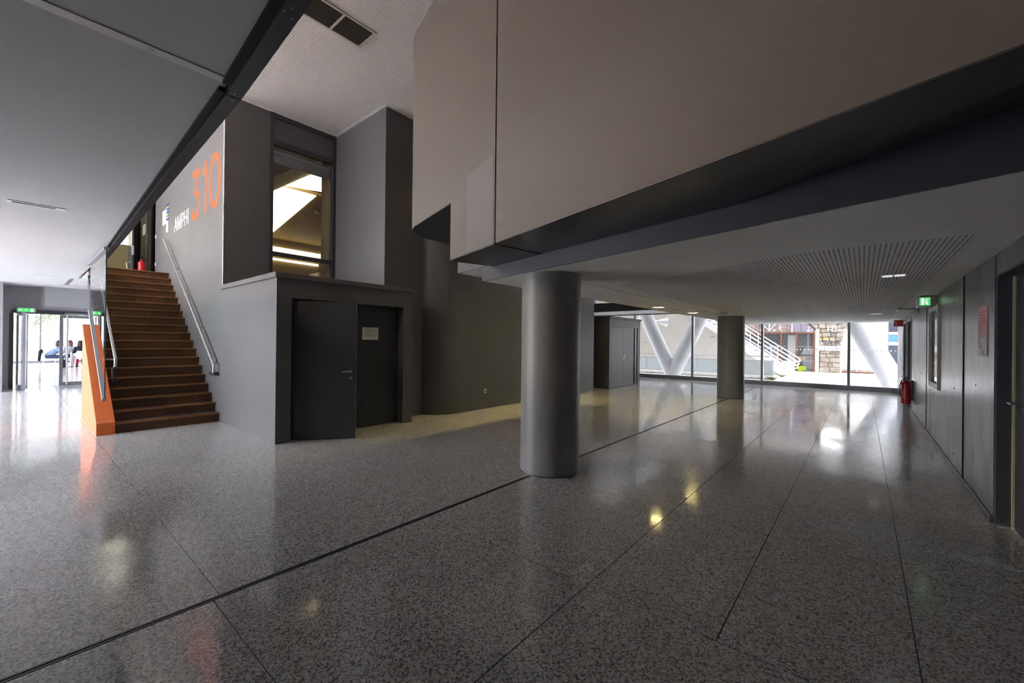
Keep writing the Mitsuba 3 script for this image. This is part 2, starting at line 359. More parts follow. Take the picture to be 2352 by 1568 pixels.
part(hv, 'soffit', prism([(sx - .02, Fy(sx - .02) + .004), (-3.77, Fy(-3.77) + .006), (-3.61, Gy(-3.61) + .025), (-2.69, Gy(-2.69) + .025)], 2.462, 2.4705), 'm_steel_dark', label='black soffit')
part(hv, 'soffit', prism([(-3.8, Fy(-3.8) + .006)] + [(x + .006, y + .004) for x, y in cap_arc] + [(-5.36, 9), (-3.6, 9)], 3.142, 3.1505), 'm_steel_dark', label='black soffit')
part(hv, 'seam', hull(*[(x, Fy(x) + d, z) for x in (sx - .02, sx + .02) for d in (.03, .1) for z in (2.5, CZ)]), 'm_black', label='dark joint between the wall lengths')
part(hv, 'patch', hull(*[(x, Fy(x) - d, z) for x in (-3.36, -2.80) for d in (0, .003) for z in (2.475, 3.33 if x < -3 else 3.36)]), 'm_patch', label='flush repair panel')

# low ceiling on the right
cr_ = struct('ceiling_right', 'low white ceiling with perforated field over the right of the hall', 'ceiling')
part(cr_, 'field', prism([(-2.835, Gy(-2.835) + .02), (RX + .2, Gy(RX + .2) + .02), (RX + .2, FY + .1), (-2.835, FY + .1)], 2.3, 2.4605), 'm_perf_low')
DL = [(-3.40, 8.98), (-3.34, 10.0), (-3.29, 11.03)]
margin = Polygon([(-3.83, Gy(-3.83) + .02), (-2.855, Gy(-2.855) + .02), (-2.855, FY + .1), (-3.60, FY + .1)])
for x, y in DL: margin = margin.difference(shapely.box(x - .096, y - .096, x + .096, y + .096))
part(cr_, 'margin', prism(margin, 2.3, 2.4605), 'm_perf_low')
part(cr_, 'joint_backing', box(-2.87, -2.82, 3.8, FY, 2.312, 2.36), 'm_black')
part(cr_, 'fascia', hull(*[(x, Gy(x) + d, z) for x in (-3.85, RX + .2) for d in (0, .019) for z in (2.3, 2.655 if x > 0 else 2.4615)]), 'm_fascia', label='dark painted upstand')
part(cr_, 'edge', prism([(-3.85, Gy(-3.85)), (-3.83, Gy(-3.85)), (-3.60, FY), (-3.62, FY)], 2.3, 2.47), 'm_wall_grey')
cs = struct('ceiling_slab', 'stepped pale slab above the low ceiling by the round column', 'ceiling')
part(cs, 'slab', prism([(-4.98, 4.60), (-3.4, 4.22), (-3.4, FY), (-4.98, FY)], 2.6, 3.1), 'm_white')
part(cs, 'fascia', hull(*[(x, y + d, z) for x, y in ((-5.0, 4.58), (-3.4, 4.2)) for d in (0, .02) for z in (2.6, 3.1)]), 'm_wall_grey')
us = struct('ceiling_gallery', 'dark edged gallery slab far back by the glazed front', 'ceiling')
part(us, 'edge', box(-10, -4.0, 16.58, 16.62, 2.88, 3.26), 'm_dark_paint')
part(us, 'slab', box(-10, -4.0, 16.62, FY, 2.88, 3.2), 'm_white')

# right wall
wr = struct('wall_right', 'dark grey panelled wall along the right side', 'wall')
def wr_box(y0, y1, z0, z1, x=RX, t=.16): return box(x, x + t, y0, y1, z0, z1)
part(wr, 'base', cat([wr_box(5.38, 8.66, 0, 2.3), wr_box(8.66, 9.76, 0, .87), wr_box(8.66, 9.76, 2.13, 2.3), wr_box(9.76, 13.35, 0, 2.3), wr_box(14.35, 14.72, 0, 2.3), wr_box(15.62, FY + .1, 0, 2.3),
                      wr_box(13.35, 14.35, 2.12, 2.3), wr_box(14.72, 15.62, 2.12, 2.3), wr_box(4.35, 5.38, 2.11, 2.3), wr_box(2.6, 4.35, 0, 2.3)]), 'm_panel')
part(wr, 'upper', box(RX + .02, RX + .2, -5.3, FY, 2.3, CZ), 'm_dark_paint')
part(wr, 'lower_front', box(RX + .02, RX + .2, -5.3, 2.6, 0, 2.3), 'm_dark_paint')
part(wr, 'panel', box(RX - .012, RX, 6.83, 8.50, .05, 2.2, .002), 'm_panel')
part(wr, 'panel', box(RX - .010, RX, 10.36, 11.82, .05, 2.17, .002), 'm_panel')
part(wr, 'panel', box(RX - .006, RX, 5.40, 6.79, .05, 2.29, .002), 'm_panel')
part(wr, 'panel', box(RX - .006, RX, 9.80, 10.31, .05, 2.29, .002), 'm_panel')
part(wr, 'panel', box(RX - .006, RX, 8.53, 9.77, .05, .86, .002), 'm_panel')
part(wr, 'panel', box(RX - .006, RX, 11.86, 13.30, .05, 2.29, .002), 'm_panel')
part(wr, 'shadow_gap', cat([box(RX - .013, RX + .001, 6.79, 6.83, .03, 2.3), box(RX - .011, RX + .001, 10.315, 10.355, .03, 2.3)]), 'm_black', label='dark gap beside a closet panel')
for y, z in ((7.4, 2.05), (7.35, 1.0), (7.38, .2), (11.1, 2.0), (11.1, 1.0), (11.1, .2), (6.1, 1.13)):
    part(wr, 'screw', lathe([(0, .004), (.006, .004), (.01, 0)], 10).apply_transform(trimesh.transformations.rotation_matrix(-math.pi / 2, (0, 1, 0))).apply_translation((RX - .012, y, z)), 'm_black')
bb = struct('baseboard_right', 'dark skirting strip at the foot of the right wall', 'baseboard')
part(bb, 'strip', cat([box(RX - .025, RX, 5.40, 13.34, 0, .055, .004)]), 'm_steel_dark')
bk = struct('wall_back', 'plain wall behind the hall', 'wall')
part(bk, 'face', cat([box(-7.2, RX + .3, -3.7, -3.55, 0, 3.0), box(-7.2, RX + .3, -5.3, -5.15, 3.2, CZ), box(-7.3, -7.15, -5.3, -2.4, 0, CZ), box(-15.3, -15.15, -2.4, 1.0, 3.2, CZ)]), 'm_wall_grey')

# far left wall with the glazed doors
wf = struct('wall_far', 'grey wall with glass doors at the far left end', 'wall')
fx = -18.9
part(wf, 'face', cat([box(fx - .15, fx, -2.5, -.09, 0, 3.0), box(fx - .15, fx, -.09, 2.62, 2.29, 3.0), box(fx - .15, fx, 2.2, 2.7, 0, 2.29)]), 'm_wall_pale')
part(wf, 'pier', box(fx, -17.9, -.42, -.2, 0, 3.0), 'm_wall_pale')
part(wf, 'post', box(fx, fx + .06, -.2, -.05, 0, 3.0), 'm_wall_pale')
part(wf, 'end', cat([box(-15.45, -15.3, 2.4, 2.7, 0, 3.2), box(-18.9, -13.77, 2.58, 2.7, 0, 3.1)]), 'm_wall_pale')
bh = thing('bulkhead', 'grey boxed bulkhead with bevelled edges above the far glass doors', 'bulkhead', kind='structure')
part(bh, 'body', hull(*[(fx, y, z) for y in (.47, 2.55) for z in (2.31, 3.0)], *[(fx + .42, y, z) for y in (.58, 2.55) for z in (2.42, 3.0)]), 'm_wall_pale')

def glass_door(name, label, y0, y1, x, z0, z1, st=.055):
    k = struct(name, label, 'door')
    part(k, 'frame', cat([box(x - .025, x + .025, y0, y0 + st, z0, z1), box(x - .025, x + .025, y1 - st, y1, z0, z1), box(x - .025, x + .025, y0 + st, y1 - st, z0, z0 + .12), box(x - .025, x + .025, y0 + st, y1 - st, z1 - .08, z1)]), 'm_frame_grey')
    part(k, 'pane', sheet(x - .001, x + .001, y0 + st, y1 - st, z0 + .12, z1 - .08), 'm_glass')
    return k
d1 = glass_door('door_1', 'grey framed glass door leaf right of the open doorway at the far left', .90, 2.15, fx, .01, 2.19, .075)
part(d1, 'pull_bar', cat([tube((fx + .07, 1.06, .05), (fx + .07, 1.06, 2.17), .022), tube((fx, 1.06, .3), (fx + .07, 1.06, .3), .012), tube((fx, 1.06, 1.9), (fx + .07, 1.06, 1.9), .012)]), 'm_steel')
d2 = struct('door_2', 'open glass door leaf folded back at the left of the far doorway', 'door')
ang = math.radians(8)
def leaf_pt(u, off=0): return (fx + .03 + u * math.cos(ang), .06 + u * math.sin(ang) + off)
def leaf_box(u0, u1, z0, z1, t=.022): return hull(*[(*leaf_pt(u, o), z) for u in (u0, u1) for o in (-t, t) for z in (z0, z1)])
part(d2, 'frame', cat([leaf_box(0, .07, .01, 2.2), leaf_box(.86, .93, .01, 2.2), leaf_box(.07, .86, .01, .13), leaf_box(.07, .86, 2.12, 2.2)]), 'm_frame_grey')
part(d2, 'pane', trimesh.Trimesh([(*leaf_pt(u), z) for u, z in ((.07, .13), (.86, .13), (.86, 2.12), (.07, 2.12))], [[0, 1, 2], [0, 2, 3]], process=False), 'm_glass')
part(d2, 'pull_bar', tube((*leaf_pt(.78, .07), .05), (*leaf_pt(.78, .07), 2.15), .02), 'm_steel')
tr = struct('trim_1', 'dark door head rail and jamb at the far glass doors', 'trim')
part(tr, 'head', box(fx - .05, fx + .06, -.09, 2.2, 2.2, 2.3), 'm_steel_dark')
part(tr, 'jamb', cat([box(fx - .05, fx + .08, -.09, -.01, 0, 2.2)]), 'm_steel_dark')
part(tr, 'closer', box(fx + .06, fx + .12, 1.0, 1.5, 2.205, 2.26, .006), 'm_alu')

def man(k, x, y0, z0, h, s, m):
    """running figure pictogram in the plane x = const, seen from +x (y grows to the right)"""
    def q(pts): return prism_x([(y0 + s * a * h, z0 + b * h) for a, b in pts], x, x + .002)
    part(k, 'pictogram', emit=(.8, .85, .8), mat=m, mesh=cat([trimesh.creation.icosphere(2, .1 * h).apply_translation((x, y0 + s * .52 * h, z0 + .86 * h)),
        q([(.30, .42), (.46, .42), (.58, .74), (.40, .74)]), q([(.40, .70), (.22, .58), (.10, .66), (.12, .74), (.22, .68), (.38, .78)]), q([(.54, .72), (.72, .56), (.78, .62), (.58, .78)]),
        q([(.32, .46), (.20, .28), (.02, .26), (.02, .18), (.24, .18), (.42, .42)]), q([(.36, .44), (.52, .26), (.46, .04), (.56, .04), (.64, .28), (.46, .48)])]))
es = thing('exit_sign', 'lit green exit sign with white figure over the far left doorway', 'sign')
part(es, 'housing', box(fx + .06, fx + .13, .04, .41, 2.225, 2.365, .012), 'm_plastic_white')
part(es, 'face', box(fx + .13, fx + .134, .065, .385, 2.245, 2.345), 'm_green', emit=(.05, .7, .12))
man(es, fx + .136, .18, 2.25, .09, 1, 'm_letter_white')
part(es, 'arrow', cat([prism_x([(.075, 2.295), (.115, 2.33), (.115, 2.26)], fx + .134, fx + .137), box(fx + .134, fx + .137, .115, .165, 2.288, 2.302)]), 'm_letter_white', emit=(.8, .85, .8))
part(es, 'door_mark', box(fx + .134, fx + .137, .31, .36, 2.252, 2.338), 'm_letter_white', emit=(.8, .85, .8))

# glazing outside the frame on the left (daylight) and the upper glazing above it
def glazing(name, label, axis, at, edges, z0, z1, sill=.14, depth=.10, mull=.06, transoms=(), mt='m_frame_grey', panes=True):
    k = struct(name, label, 'window')
    def bx(a0, a1, d0, d1, zz0, zz1): return box(a0, a1, at + d0, at + d1, zz0, zz1) if axis == 'x' else box(at + d0, at + d1, a0, a1, zz0, zz1)
    part(k, 'sill_beam', bx(edges[0], edges[-1], -depth / 2, depth / 2, z0, z0 + sill), mt)
    part(k, 'head', bx(edges[0], edges[-1], -depth / 2, depth / 2, z1 - .06, z1), mt)
    for e in edges: part(k, 'mullion', bx(e - mull / 2, e + mull / 2, -depth / 2 - .03, depth / 2 + .03, z0, z1), mt)
    for t in transoms: part(k, 'transom', bx(edges[0], edges[-1], -depth / 2, depth / 2, t - .03, t + .03), mt)
    if panes:
        for a, b in zip(edges[:-1], edges[1:]): part(k, 'pane', sheet(a + mull / 2, b - mull / 2, at, at, z0 + sill, z1 - .06) if axis == 'x' else sheet(at, at, a + mull / 2, b - mull / 2, z0 + sill, z1 - .06), 'm_glass')
    return k
glazing('window_2', 'tall glazing along the left side of the hall', 'x', -2.45, list(np.linspace(-18.85, -7.2, 6)), 0, 3.0)
glazing('window_3', 'glazing of the upper floor on the left', 'x', -2.45, list(np.linspace(-15.0, -7.2, 5)), 3.22, CZ)

# right hand glazed front
w1 = glazing('window_1', 'tall glazed front with grey posts at the far right end', 'x', FY, [-10.1, -7.98, -5.45, -2.92, -.36, RX + .04], 0, 2.86, sill=.16, depth=.12, mull=.075, mt='m_alu')
w4 = glazing('window_4', 'upper glazing above the gallery slab at the far end', 'x', FY, [-10.1, -7.98, -5.45, -2.92], 3.2, CZ, sill=.1)
dots = [lathe([(0, 0), (.028, 0)], 14).apply_transform(trimesh.transformations.rotation_matrix(math.pi / 2, (1, 0, 0))).apply_translation((x, FY - .003, 1.36)) for x in list(np.arange(-2.75, -.5, .115)) + list(np.arange(-.22, .86, .115))]
scene['m_dot'] = {'type': 'principledthin', 'base_color': rgb(.8), 'roughness': .6, 'diff_trans': 1.0}
part(w1, 'safety_dot', cat(dots), 'm_dot', label='row of small round dots on the glass', kind='stuff')
part(w1, 'cable', pipe([(.80, FY - .1, .16), (.78, FY - .12, .1), (.74, FY - .13, .05), (.76, FY - .14, .01), (.84, FY - .15, .006)], .006, 8), 'm_black')

# the lit window of the lecture room
wn = struct('window_5', 'dark framed window looking into the warmly lit lecture room', 'window')
wx = -8.885
part(wn, 'frame', cat([box(wx - .06, wx + .04, 3.175, 3.235, 2.5, CZ), box(wx - .06, wx + .04, 4.43, 4.5, 2.5, CZ), box(wx - .06, wx + .035, 3.235, 4.43, 5.33, 5.43), box(wx - .06, wx + .035, 3.235, 4.43, 5.86, CZ)]), 'm_steel_dark')
part(wn, 'transom', box(wx - .05, wx + .035, 3.235, 4.43, 3.16, 3.235), 'm_steel_dark')
part(wn, 'pane', sheet(wx - .021, wx - .019, 3.235, 4.43, 3.235, 5.33), 'm_glass', label='upper pane')
part(wn, 'pane', sheet(wx - .021, wx - .019, 3.235, 4.43, 2.56, 3.16), 'm_glass', label='lower pane')
part(wn, 'spandrel_panel', box(wx - .03, wx - .01, 3.235, 4.43, 5.43, 5.86), 'm_dark_paint')
part(wn, 'blind_tube', tube((wx - .10, 3.24, 5.24), (wx - .10, 4.43, 5.24), .045), 'm_alu', label='rolled up blind')
part(wn, 'blind_hem', box(wx - .11, wx - .09, 3.24, 4.43, 5.02, 5.2), 'm_frame_grey')
part(wn, 'reveal', box(wx - .42, wx - .1, 4.40, 4.46, 2.5, 5.5), 'm_cream', label='pale yellow inner reveal')

# lecture room behind the window
lr = struct('wall_lecture', 'brown walls and folded ceiling of the lecture room seen through the window', 'room')
part(lr, 'shell', cat([box(-20.2, -20.0, 2.6, 14, 1.8, 7.4), box(-20.1, -9.0, 13.9, 14, 1.8, 7.4), box(-20.1, -9.0, 2.585, 2.6, 3.2, 7.4), box(-9.05, -9.0, 4.5, 14, 1.8, 7.4)]), 'm_lecture_wall')
part(lr, 'rake', hull((-9.1, 2.7, 1.8), (-9.1, 13.9, 1.8), (-20, 2.7, 1.8), (-20, 13.9, 1.8), (-20, 2.7, 4.3), (-20, 13.9, 4.3), (-9.1, 2.7, 2.0), (-9.1, 13.9, 2.0)), 'm_lecture_wall')
part(lr, 'ceiling', box(-20.1, -13.05, 2.6, 14, 6.0, 6.1), 'm_lecture_ceiling')
part(lr, 'ceiling', hull(*[(x, y, 5.98 + .756 * (y - 5.01) + d) for x in (-13.05, -9.0) for y in (2.7, 7.0) for d in (0, .06)]), 'm_lecture_ceiling')
part(lr, 'roof', box(-20.2, -9.0, 2.58, 14.1, 7.6, 7.7), 'm_lecture_wall')
WARM = (2.6, 2.2, 1.25)
lp = thing('luminous_ceiling', 'folded warm white luminous ceiling in the lecture room', 'light')
part(lp, 'panel', prism([(-13.0, 4.7), (-13.0, 5.98), (-18.69, 6.87), (-19.2, 6.5), (-15.0, 5.0)], 5.96, 5.985), 'm_emit_base', emit=WARM)
part(lp, 'panel', prism_x([(5.02, 6.0), (6.36, 6.98), (6.36, 6.2), (6.1, 6.13)], -12.99, -12.96), 'm_emit_base', emit=WARM)
ls = thing('light_strip', 'long warm strip light along the far wall of the lecture room', 'light')
part(ls, 'tube', box(-19.95, -19.9, 5.6, 12.0, 5.36, 5.62), 'm_emit_base', emit=WARM)
ls2 = thing('light_strip', 'second thin strip light low behind the window transom', 'light')
part(ls2, 'tube', box(-19.95, -19.9, 5.6, 9.3, 5.02, 5.12), 'm_emit_base', emit=WARM)
sd = thing('smoke_detector', 'small round detector on the lecture room ceiling behind the window', 'detector')
part(sd, 'body', lathe([(0, -.09), (.05, -.085), (.08, -.04), (.09, 0)], 20, (-14.6, 6.75, 6.0)), 'm_plastic_white', smooth=40)

# doors of the entrance box
dA = struct('door_3', 'dark double door in the entrance box, its left leaf ajar', 'door')
hx, hy = ex - .10, 2.66
da = math.radians(38); W = .93
def la(u, t): # u along leaf from hinge, t thickness
    return (hx + u * math.sin(da) + t * math.cos(da), hy + u * math.cos(da) - t * math.sin(da))
part(dA, 'leaf', hull(*[(*la(u, t), z) for u in (0, W) for t in (-.02, .02) for z in (.012, 2.085)]), 'm_door_dark')
part(dA, 'leaf_edge', hull(*[(*la(u, t), z) for u in (W, W + .004) for t in (-.018, .018) for z in (.012, 2.085)]), 'm_wall_grey', label='pale edge of the open leaf')
part(dA, 'leaf', box(ex - .20, ex - .16, 3.60, 4.55, .012, 2.085), 'm_door_dark')
part(dA, 'frame', cat([box(ex - .26, ex - .15, 4.55, 4.585, 0, 2.12), box(ex - .26, ex - .15, 2.63, 4.585, 2.09, 2.12), box(ex - .26, ex - .14, 2.63, 2.65, 0, 2.12)]), 'm_steel_dark')
def lever(k, base, nrm, along, z, L=.12, r=.009, rose=.026):
    base, nrm, along = np.array([*base, z]), np.array([*nrm, 0.]), np.array([*along, 0.])
    p1 = base + nrm * .05
    part(k, 'handle', cat([pipe([base, p1, p1 + along * L], r), tube(base, base + nrm * .008, rose, 20)]), 'm_steel', smooth=40)
    part(k, 'keyhole_rose', tube(base - np.array([0, 0, .1]), base - np.array([0, 0, .1]) + nrm * .007, rose, 20), 'm_steel', smooth=40)
lever(dA, la(W - .07, .02), (math.cos(da), -math.sin(da)), (-math.sin(da), -math.cos(da)), 1.03)
pn = thing('paper_notice', 'white paper notice on the recessed right leaf of the dark double door', 'notice')
part(pn, 'sheet', box(ex - .16, ex - .157, 3.86, 4.17, 1.52, 1.735), 'm_paper')
part(pn, 'print', cat([box(ex - .157, ex - .1565, 3.90 + .02 * (i % 2), 4.14 - .03 * ((i * 7) % 3), 1.70 - .026 * i, 1.706 - .026 * i) for i in range(6)]), 'm_ink', label='lines of small print', kind='stuff')

# stair
N, RISE, RUN = 19, 3.1 / 19, .222
SX0, SYA, SYB = -8.97, 1.035, 2.418
st = thing('staircase', 'straight flight of dark brown wooden steps going up between orange parapet and grey wall', 'staircase')
for k in range(N):
    x = SX0 - RUN * k; z = RISE * k
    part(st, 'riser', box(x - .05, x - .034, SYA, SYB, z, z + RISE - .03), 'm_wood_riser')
    part(st, 'tread', box(x - (RUN + .05 if k < N - 1 else .35), x, SYA, SYB, z + RISE - .03, z + RISE, .005), 'm_wood')
part(st, 'carcass', prism_y([(SX0 - .055, 0), (SX0 - .055, .05)] + [(SX0 - RUN * N - .03, RISE * N - .2)] + [(SX0 - RUN * N - .03, RISE * N - .55), (SX0 - .7, 0)], SYA + .01, SYB - .01), 'm_steel_dark')
ld = struct('floor_landing', 'landing at the head of the stair', 'floor')
part(ld, 'slab', box(-15.3, SX0 - RUN * (N - 1) - .34, 1.10, 2.45, 3.06, 3.098), 'm_wood')
part(ld, 'underside', box(-15.3, SX0 - RUN * (N - 1) - .34, 1.10, 2.45, 3.0, 3.06), 'm_white')
op = thing('parapet', 'bright orange sloping parapet at the left foot of the stair', 'parapet')
part(op, 'body', prism_y([(-8.95, 0), (-8.955, .185), (-11.13, 1.75), (-11.13, 0)], .82, 1.03), 'm_orange')
part(op, 'scuff', cat([box(-8.962 - .002, -8.951, .84 + .03 * i, .855 + .03 * i, .19 - .004 * i, .194) for i in range(2)]), 'm_chip')
part(op, 'sticker', box(-9.01, -8.98, .965, .995, .205, .215), 'm_paper')
# glass balustrade in the orange parapet
gb = thing('glass_balustrade', 'clear glass balustrade rising from the orange parapet', 'balustrade')
gy = .93
part(gb, 'pane', trimesh.Trimesh([(-9.25, gy, .55), (-9.17, gy, .55), (-9.17, gy, 2.9), (-11.34, gy, 2.9), (-11.34, gy, 2.02)], [[0, 1, 2], [0, 2, 3], [0, 3, 4]], process=False), 'm_glass_green')
part(gb, 'pane_edge', box(-9.17, -9.163, gy - .007, gy + .007, .55, 2.9), 'm_glass_edge', label='dark green polished edge')
part(gb, 'top_rail', box(-11.4, -9.14, gy - .035, gy + .035, 2.89, 2.94, .004), 'm_alu')
part(gb, 'shoe', bar((-9.22, gy, .52), (-11.34, gy, 2.04), .05, .07), 'm_alu', label='grey metal channel along its foot')
# handrails
def handrail(label, y, wall_y, p0, p1, n, nm):
    k = thing('handrail', label, 'handrail')
    p0, p1 = np.array(p0), np.array(p1)
    part(k, 'rail', pipe([p0 + np.array([-.02, 0, -.13]), p0, p1], .022, 14), 'm_steel', smooth=45)
    for t in np.linspace(.04, .97, n):
        q = p0 + (p1 - p0) * t
        part(k, 'bracket', pipe([q - np.array([0, 0, .02]), q - np.array([0, 0, .07]), np.array([q[0], wall_y, q[2] - .07])], .008, 8), 'm_steel')
        part(k, 'bracket_plate', tube((q[0], wall_y, q[2] - .07), (q[0], wall_y + .006 * np.sign(y - wall_y), q[2] - .07), .032, 16), 'm_steel')
    return k
h1 = handrail('round steel handrail on the grey wall to the right of the steps', 2.34, 2.418, (-9.03, 2.34, 1.02), (-13.15, 2.34, 3.95), 5, 'r')
part(h1, 'end_plate', box(-9.3, -9.02, 2.335, 2.418, .84, .90, .004), 'm_steel_dark', label='dark folded end plate')
h2 = handrail('square steel handrail by the glass on the left of the steps', 1.10, .95, (-9.60, 1.10, 1.15), (-11.6, 1.10, 2.62), 2, 'l')
part(h2, 'post', pipe([(-9.62, 1.10, 1.03), (-9.86, 1.10, .98), (-9.88, 1.10, .72)], .02, 8), 'm_steel_dark', label='dark foot of the rail')

# lettering and papers on the stair wall
su, sr = (0, 0, 1), (1, 0, 0)
wy = 2.42
lt = thing('lettering', 'white word AMPHI on the grey stair wall', 'lettering')
part(lt, 'letters', text_on('AMPH', (-12.49, wy, 4.02), 1.10, .33, sr, su, .002), 'm_letter_white')
part(lt, 'letters', box(-11.31, -11.265, wy - .002, wy, 4.02, 4.35), 'm_letter_white')
ln = thing('lettering', 'large orange numerals 310 on the grey stair wall', 'lettering')
part(ln, 'numeral', text_on('3', (-11.02, wy, 4.0), .62, 1.03, sr, su, .002), 'm_letter_orange')
part(ln, 'numeral', prism_y([(-10.04, 4.01), (-9.93, 4.01), (-9.93, 5.04), (-10.03, 5.04), (-10.09, 4.93), (-10.26, 4.86), (-10.26, 4.77), (-10.04, 4.80)], wy - .002, wy), 'm_letter_orange')
part(ln, 'numeral', text_on('0', (-9.76, wy, 4.0), .68, 1.03, sr, su, .002), 'm_letter_orange')
def paper(name, label, x0, x1, z0, z1, m, cat_='poster', d=.003):
    k = thing(name, label, cat_); part(k, 'sheet', box(x0, x1, wy - d, wy, z0, z1), m); return k
k = paper('paper_notice', 'white paper notice left of the colourful strip on the stair wall', -13.74, -13.33, 4.38, 4.74, 'm_paper', 'notice')
part(k, 'print', cat([box(-13.68, -13.4 - .05 * (i % 3), wy - .0034, wy - .003, 4.68 - .035 * i, 4.69 - .035 * i) for i in range(7)]), 'm_ink', kind='stuff')
k = paper('poster', 'narrow dark blue poster with coloured bands on the stair wall', -13.31, -13.07, 4.42, 4.84, 'm_poster_blue')
for z, m in ((4.75, 'm_yellow'), (4.66, 'm_banner_blue'), (4.57, 'm_yellow'), (4.50, 'm_pink')): part(k, 'band', box(-13.28, -13.1, wy - .004, wy - .003, z - .02, z + .02), m)
k = paper('paper_notice', 'white paper notice directly below the colourful strip', -13.33, -13.13, 4.14, 4.42, 'm_paper', 'notice')
part(k, 'print', cat([box(-13.3, -13.17 - .02 * (i % 2), wy - .0034, wy - .003, 4.37 - .035 * i, 4.378 - .035 * i) for i in range(6)]), 'm_ink', kind='stuff')
for z, lab in ((4.25, 'small white switch plate, the upper one by the landing door'), (3.51, 'small white switch plate, the lower one by the landing door')):
    k = thing('switch', lab, 'switch'); part(k, 'plate', box(-14.74, -14.64, 2.44, 2.45, z - .05, z + .05, .004), 'm_plastic_white'); part(k, 'rocker', box(-14.715, -14.665, 2.436, 2.44, z - .025, z + .025), 'm_white_gloss')

# landing doors at the head of the stair
lx = -15.3
wl = struct('wall_landing', 'dark wall with an open double door at the head of the stair', 'wall')
part(wl, 'face', cat([box(lx - .15, lx, 1.0, 1.02, 3.1, CZ), box(lx - .15, lx, 1.0, 2.45, 5.2, CZ), box(lx - .15, lx, 2.40, 2.45, 3.1, 5.2)]), 'm_dark_paint')
part(wl, 'recess', cat([box(lx - 2.1, lx - 2.0, .9, 2.6, 3.0, CZ), box(lx - 2.1, lx, 2.45, 2.5, 3.0, CZ), box(lx - 2.1, lx, .9, .98, 3.0, CZ)]), 'm_black')
d4 = struct('door_4', 'dark landing door leaf with a rod bolt and a white paper on it', 'door')
def d4p(u, o): return (lx - .85 * u, 2.40 - .03 * u - o)
def d4b(u0, u1, o0, o1, z0, z1): return hull(*[(*d4p(u, o), z) for u in (u0, u1) for o in (o0, o1) for z in (z0, z1)])
part(d4, 'leaf', d4b(0, 1, -.02, .02, 3.11, 5.15), 'm_leaf_brown')
part(d4, 'rod_bolt', tube((*d4p(.10, .035), 3.15), (*d4p(.10, .035), 5.1), .014), 'm_alu')
part(d4, 'lock_case', d4b(.06, .2, .02, .05, 4.14, 4.40), 'm_alu')
part(d4, 'paper', d4b(.3, .7, .02, .024, 4.45, 4.75), 'm_paper')
mat('m_leaf_brown', (.14, .12, .105), .45, .4)
d5 = struct('door_5', 'second dark landing door leaf standing open by the lit opening', 'door')
part(d5, 'leaf', box(lx + .02, lx + .5, 1.985, 2.02, 3.11, 5.15), 'm_door_dark')
part(d5, 'lock_case', box(lx + .5, lx + .53, 1.98, 2.025, 3.7, 3.95, .004), 'm_alu')
part(d5, 'pull', pipe([(lx + .3, 1.985, 3.25), (lx + .3, 1.93, 3.28), (lx + .3, 1.90, 3.5), (lx + .3, 1.985, 3.54)], .012, 8), 'm_steel')
yp = struct('wall_screen', 'dull yellowish screen panel at the head of the stair', 'wall')
part(yp, 'panel', box(lx + .0, lx + .03, 1.03, 1.55, 3.1, 4.0), 'm_screen'); part(yp, 'panel', box(lx + .0, lx + .03, 1.56, 1.98, 3.1, 4.0), 'm_screen')
lw = struct('window_6', 'small lit opening above the screen at the head of the stair', 'window')
part(lw, 'lit_pane', box(lx + .0, lx + .02, 1.03, 1.98, 4.02, 4.9), 'm_emit_base', emit=(2.2, 2.1, 1.5))

def extinguisher(label, x, y, z, r=.075, h=.46, mount=None):
    k = thing('fire_extinguisher', label, 'fire extinguisher')
    part(k, 'cylinder', lathe([(0, 0), (r * .9, 0), (r, .015), (r, h - .07), (r * .92, h - .03), (r * .6, h - .005), (.022, h + .012), (.022, h + .03), (0, h + .03)], 28, (x, y, z)), 'm_red', smooth=40)
    part(k, 'valve', cat([tube((x, y, z + h + .02), (x, y, z + h + .07), .016), box(x - .02, x + .05, y - .012, y + .012, z + h + .06, z + h + .075), bar((x - .02, y, z + h + .085), (x + .08, y, z + h + .12), .02, .008)]), 'm_black')
    part(k, 'hose', pipe([(x - .02, y, z + h + .05), (x - .07, y, z + h + .02), (x - r - .02, y - .02, z + h - .1), (x - r - .015, y - .02, z + .16)], .010, 8), 'm_black')
    part(k, 'gauge', tube((x, y - .014, z + h + .045), (x, y - .03, z + h + .045), .014), 'm_steel')
    part(k, 'instruction_print', cat([hull(*[(x + (r + .0006) * math.cos(a), y + (r + .0006) * math.sin(a), z + q) for a in np.linspace(-2.5 + .1 * (i % 2), -1.6 - .15 * ((i * 5) % 3), 5) for q in (.13 + .028 * i, .138 + .028 * i)]) for i in range(7)]), 'm_letter_white', label='white lines of instructions', kind='stuff')
    return k
extinguisher('red fire extinguisher standing on the landing at the head of the stair', -14.75, 2.17, 3.1)
k = extinguisher('red fire extinguisher hanging on the dark right wall beside the doorway', .755, 12.95, .22, r=.082, h=.50)
part(k, 'wall_bracket', cat([box(.80, RX, 12.9, 13.0, .68, .73), box(.84, RX, 12.93, 12.97, .3, .75)]), 'm_steel_dark')
part(k, 'pin_ring', tube((.73, 12.95, .82), (.70, 12.93, .82), .035), 'm_steel')

# columns
def column(x, y, label):
    k = thing('column', label, 'column')
    part(k, 'shaft', lathe([(.348, 0), (.348, 2.3)], 72, (x, y, 0)), 'm_dark_column', smooth=40)
    part(k, 'foot_seal', lathe([(.348, 0), (.356, 0), (.353, .008), (.348, .01)], 72, (x, y, 0)), 'm_steel_dark')
    return k
mat('m_dark_column', proc(wear((.27, .262, .25), .07, 2.1, 1.3)), .36, .45)
column(-2.85, 4.115, 'thick round dark grey column in the middle of the hall')
column(-2.87, 13.1, 'round grey column further back, before the glazed front')

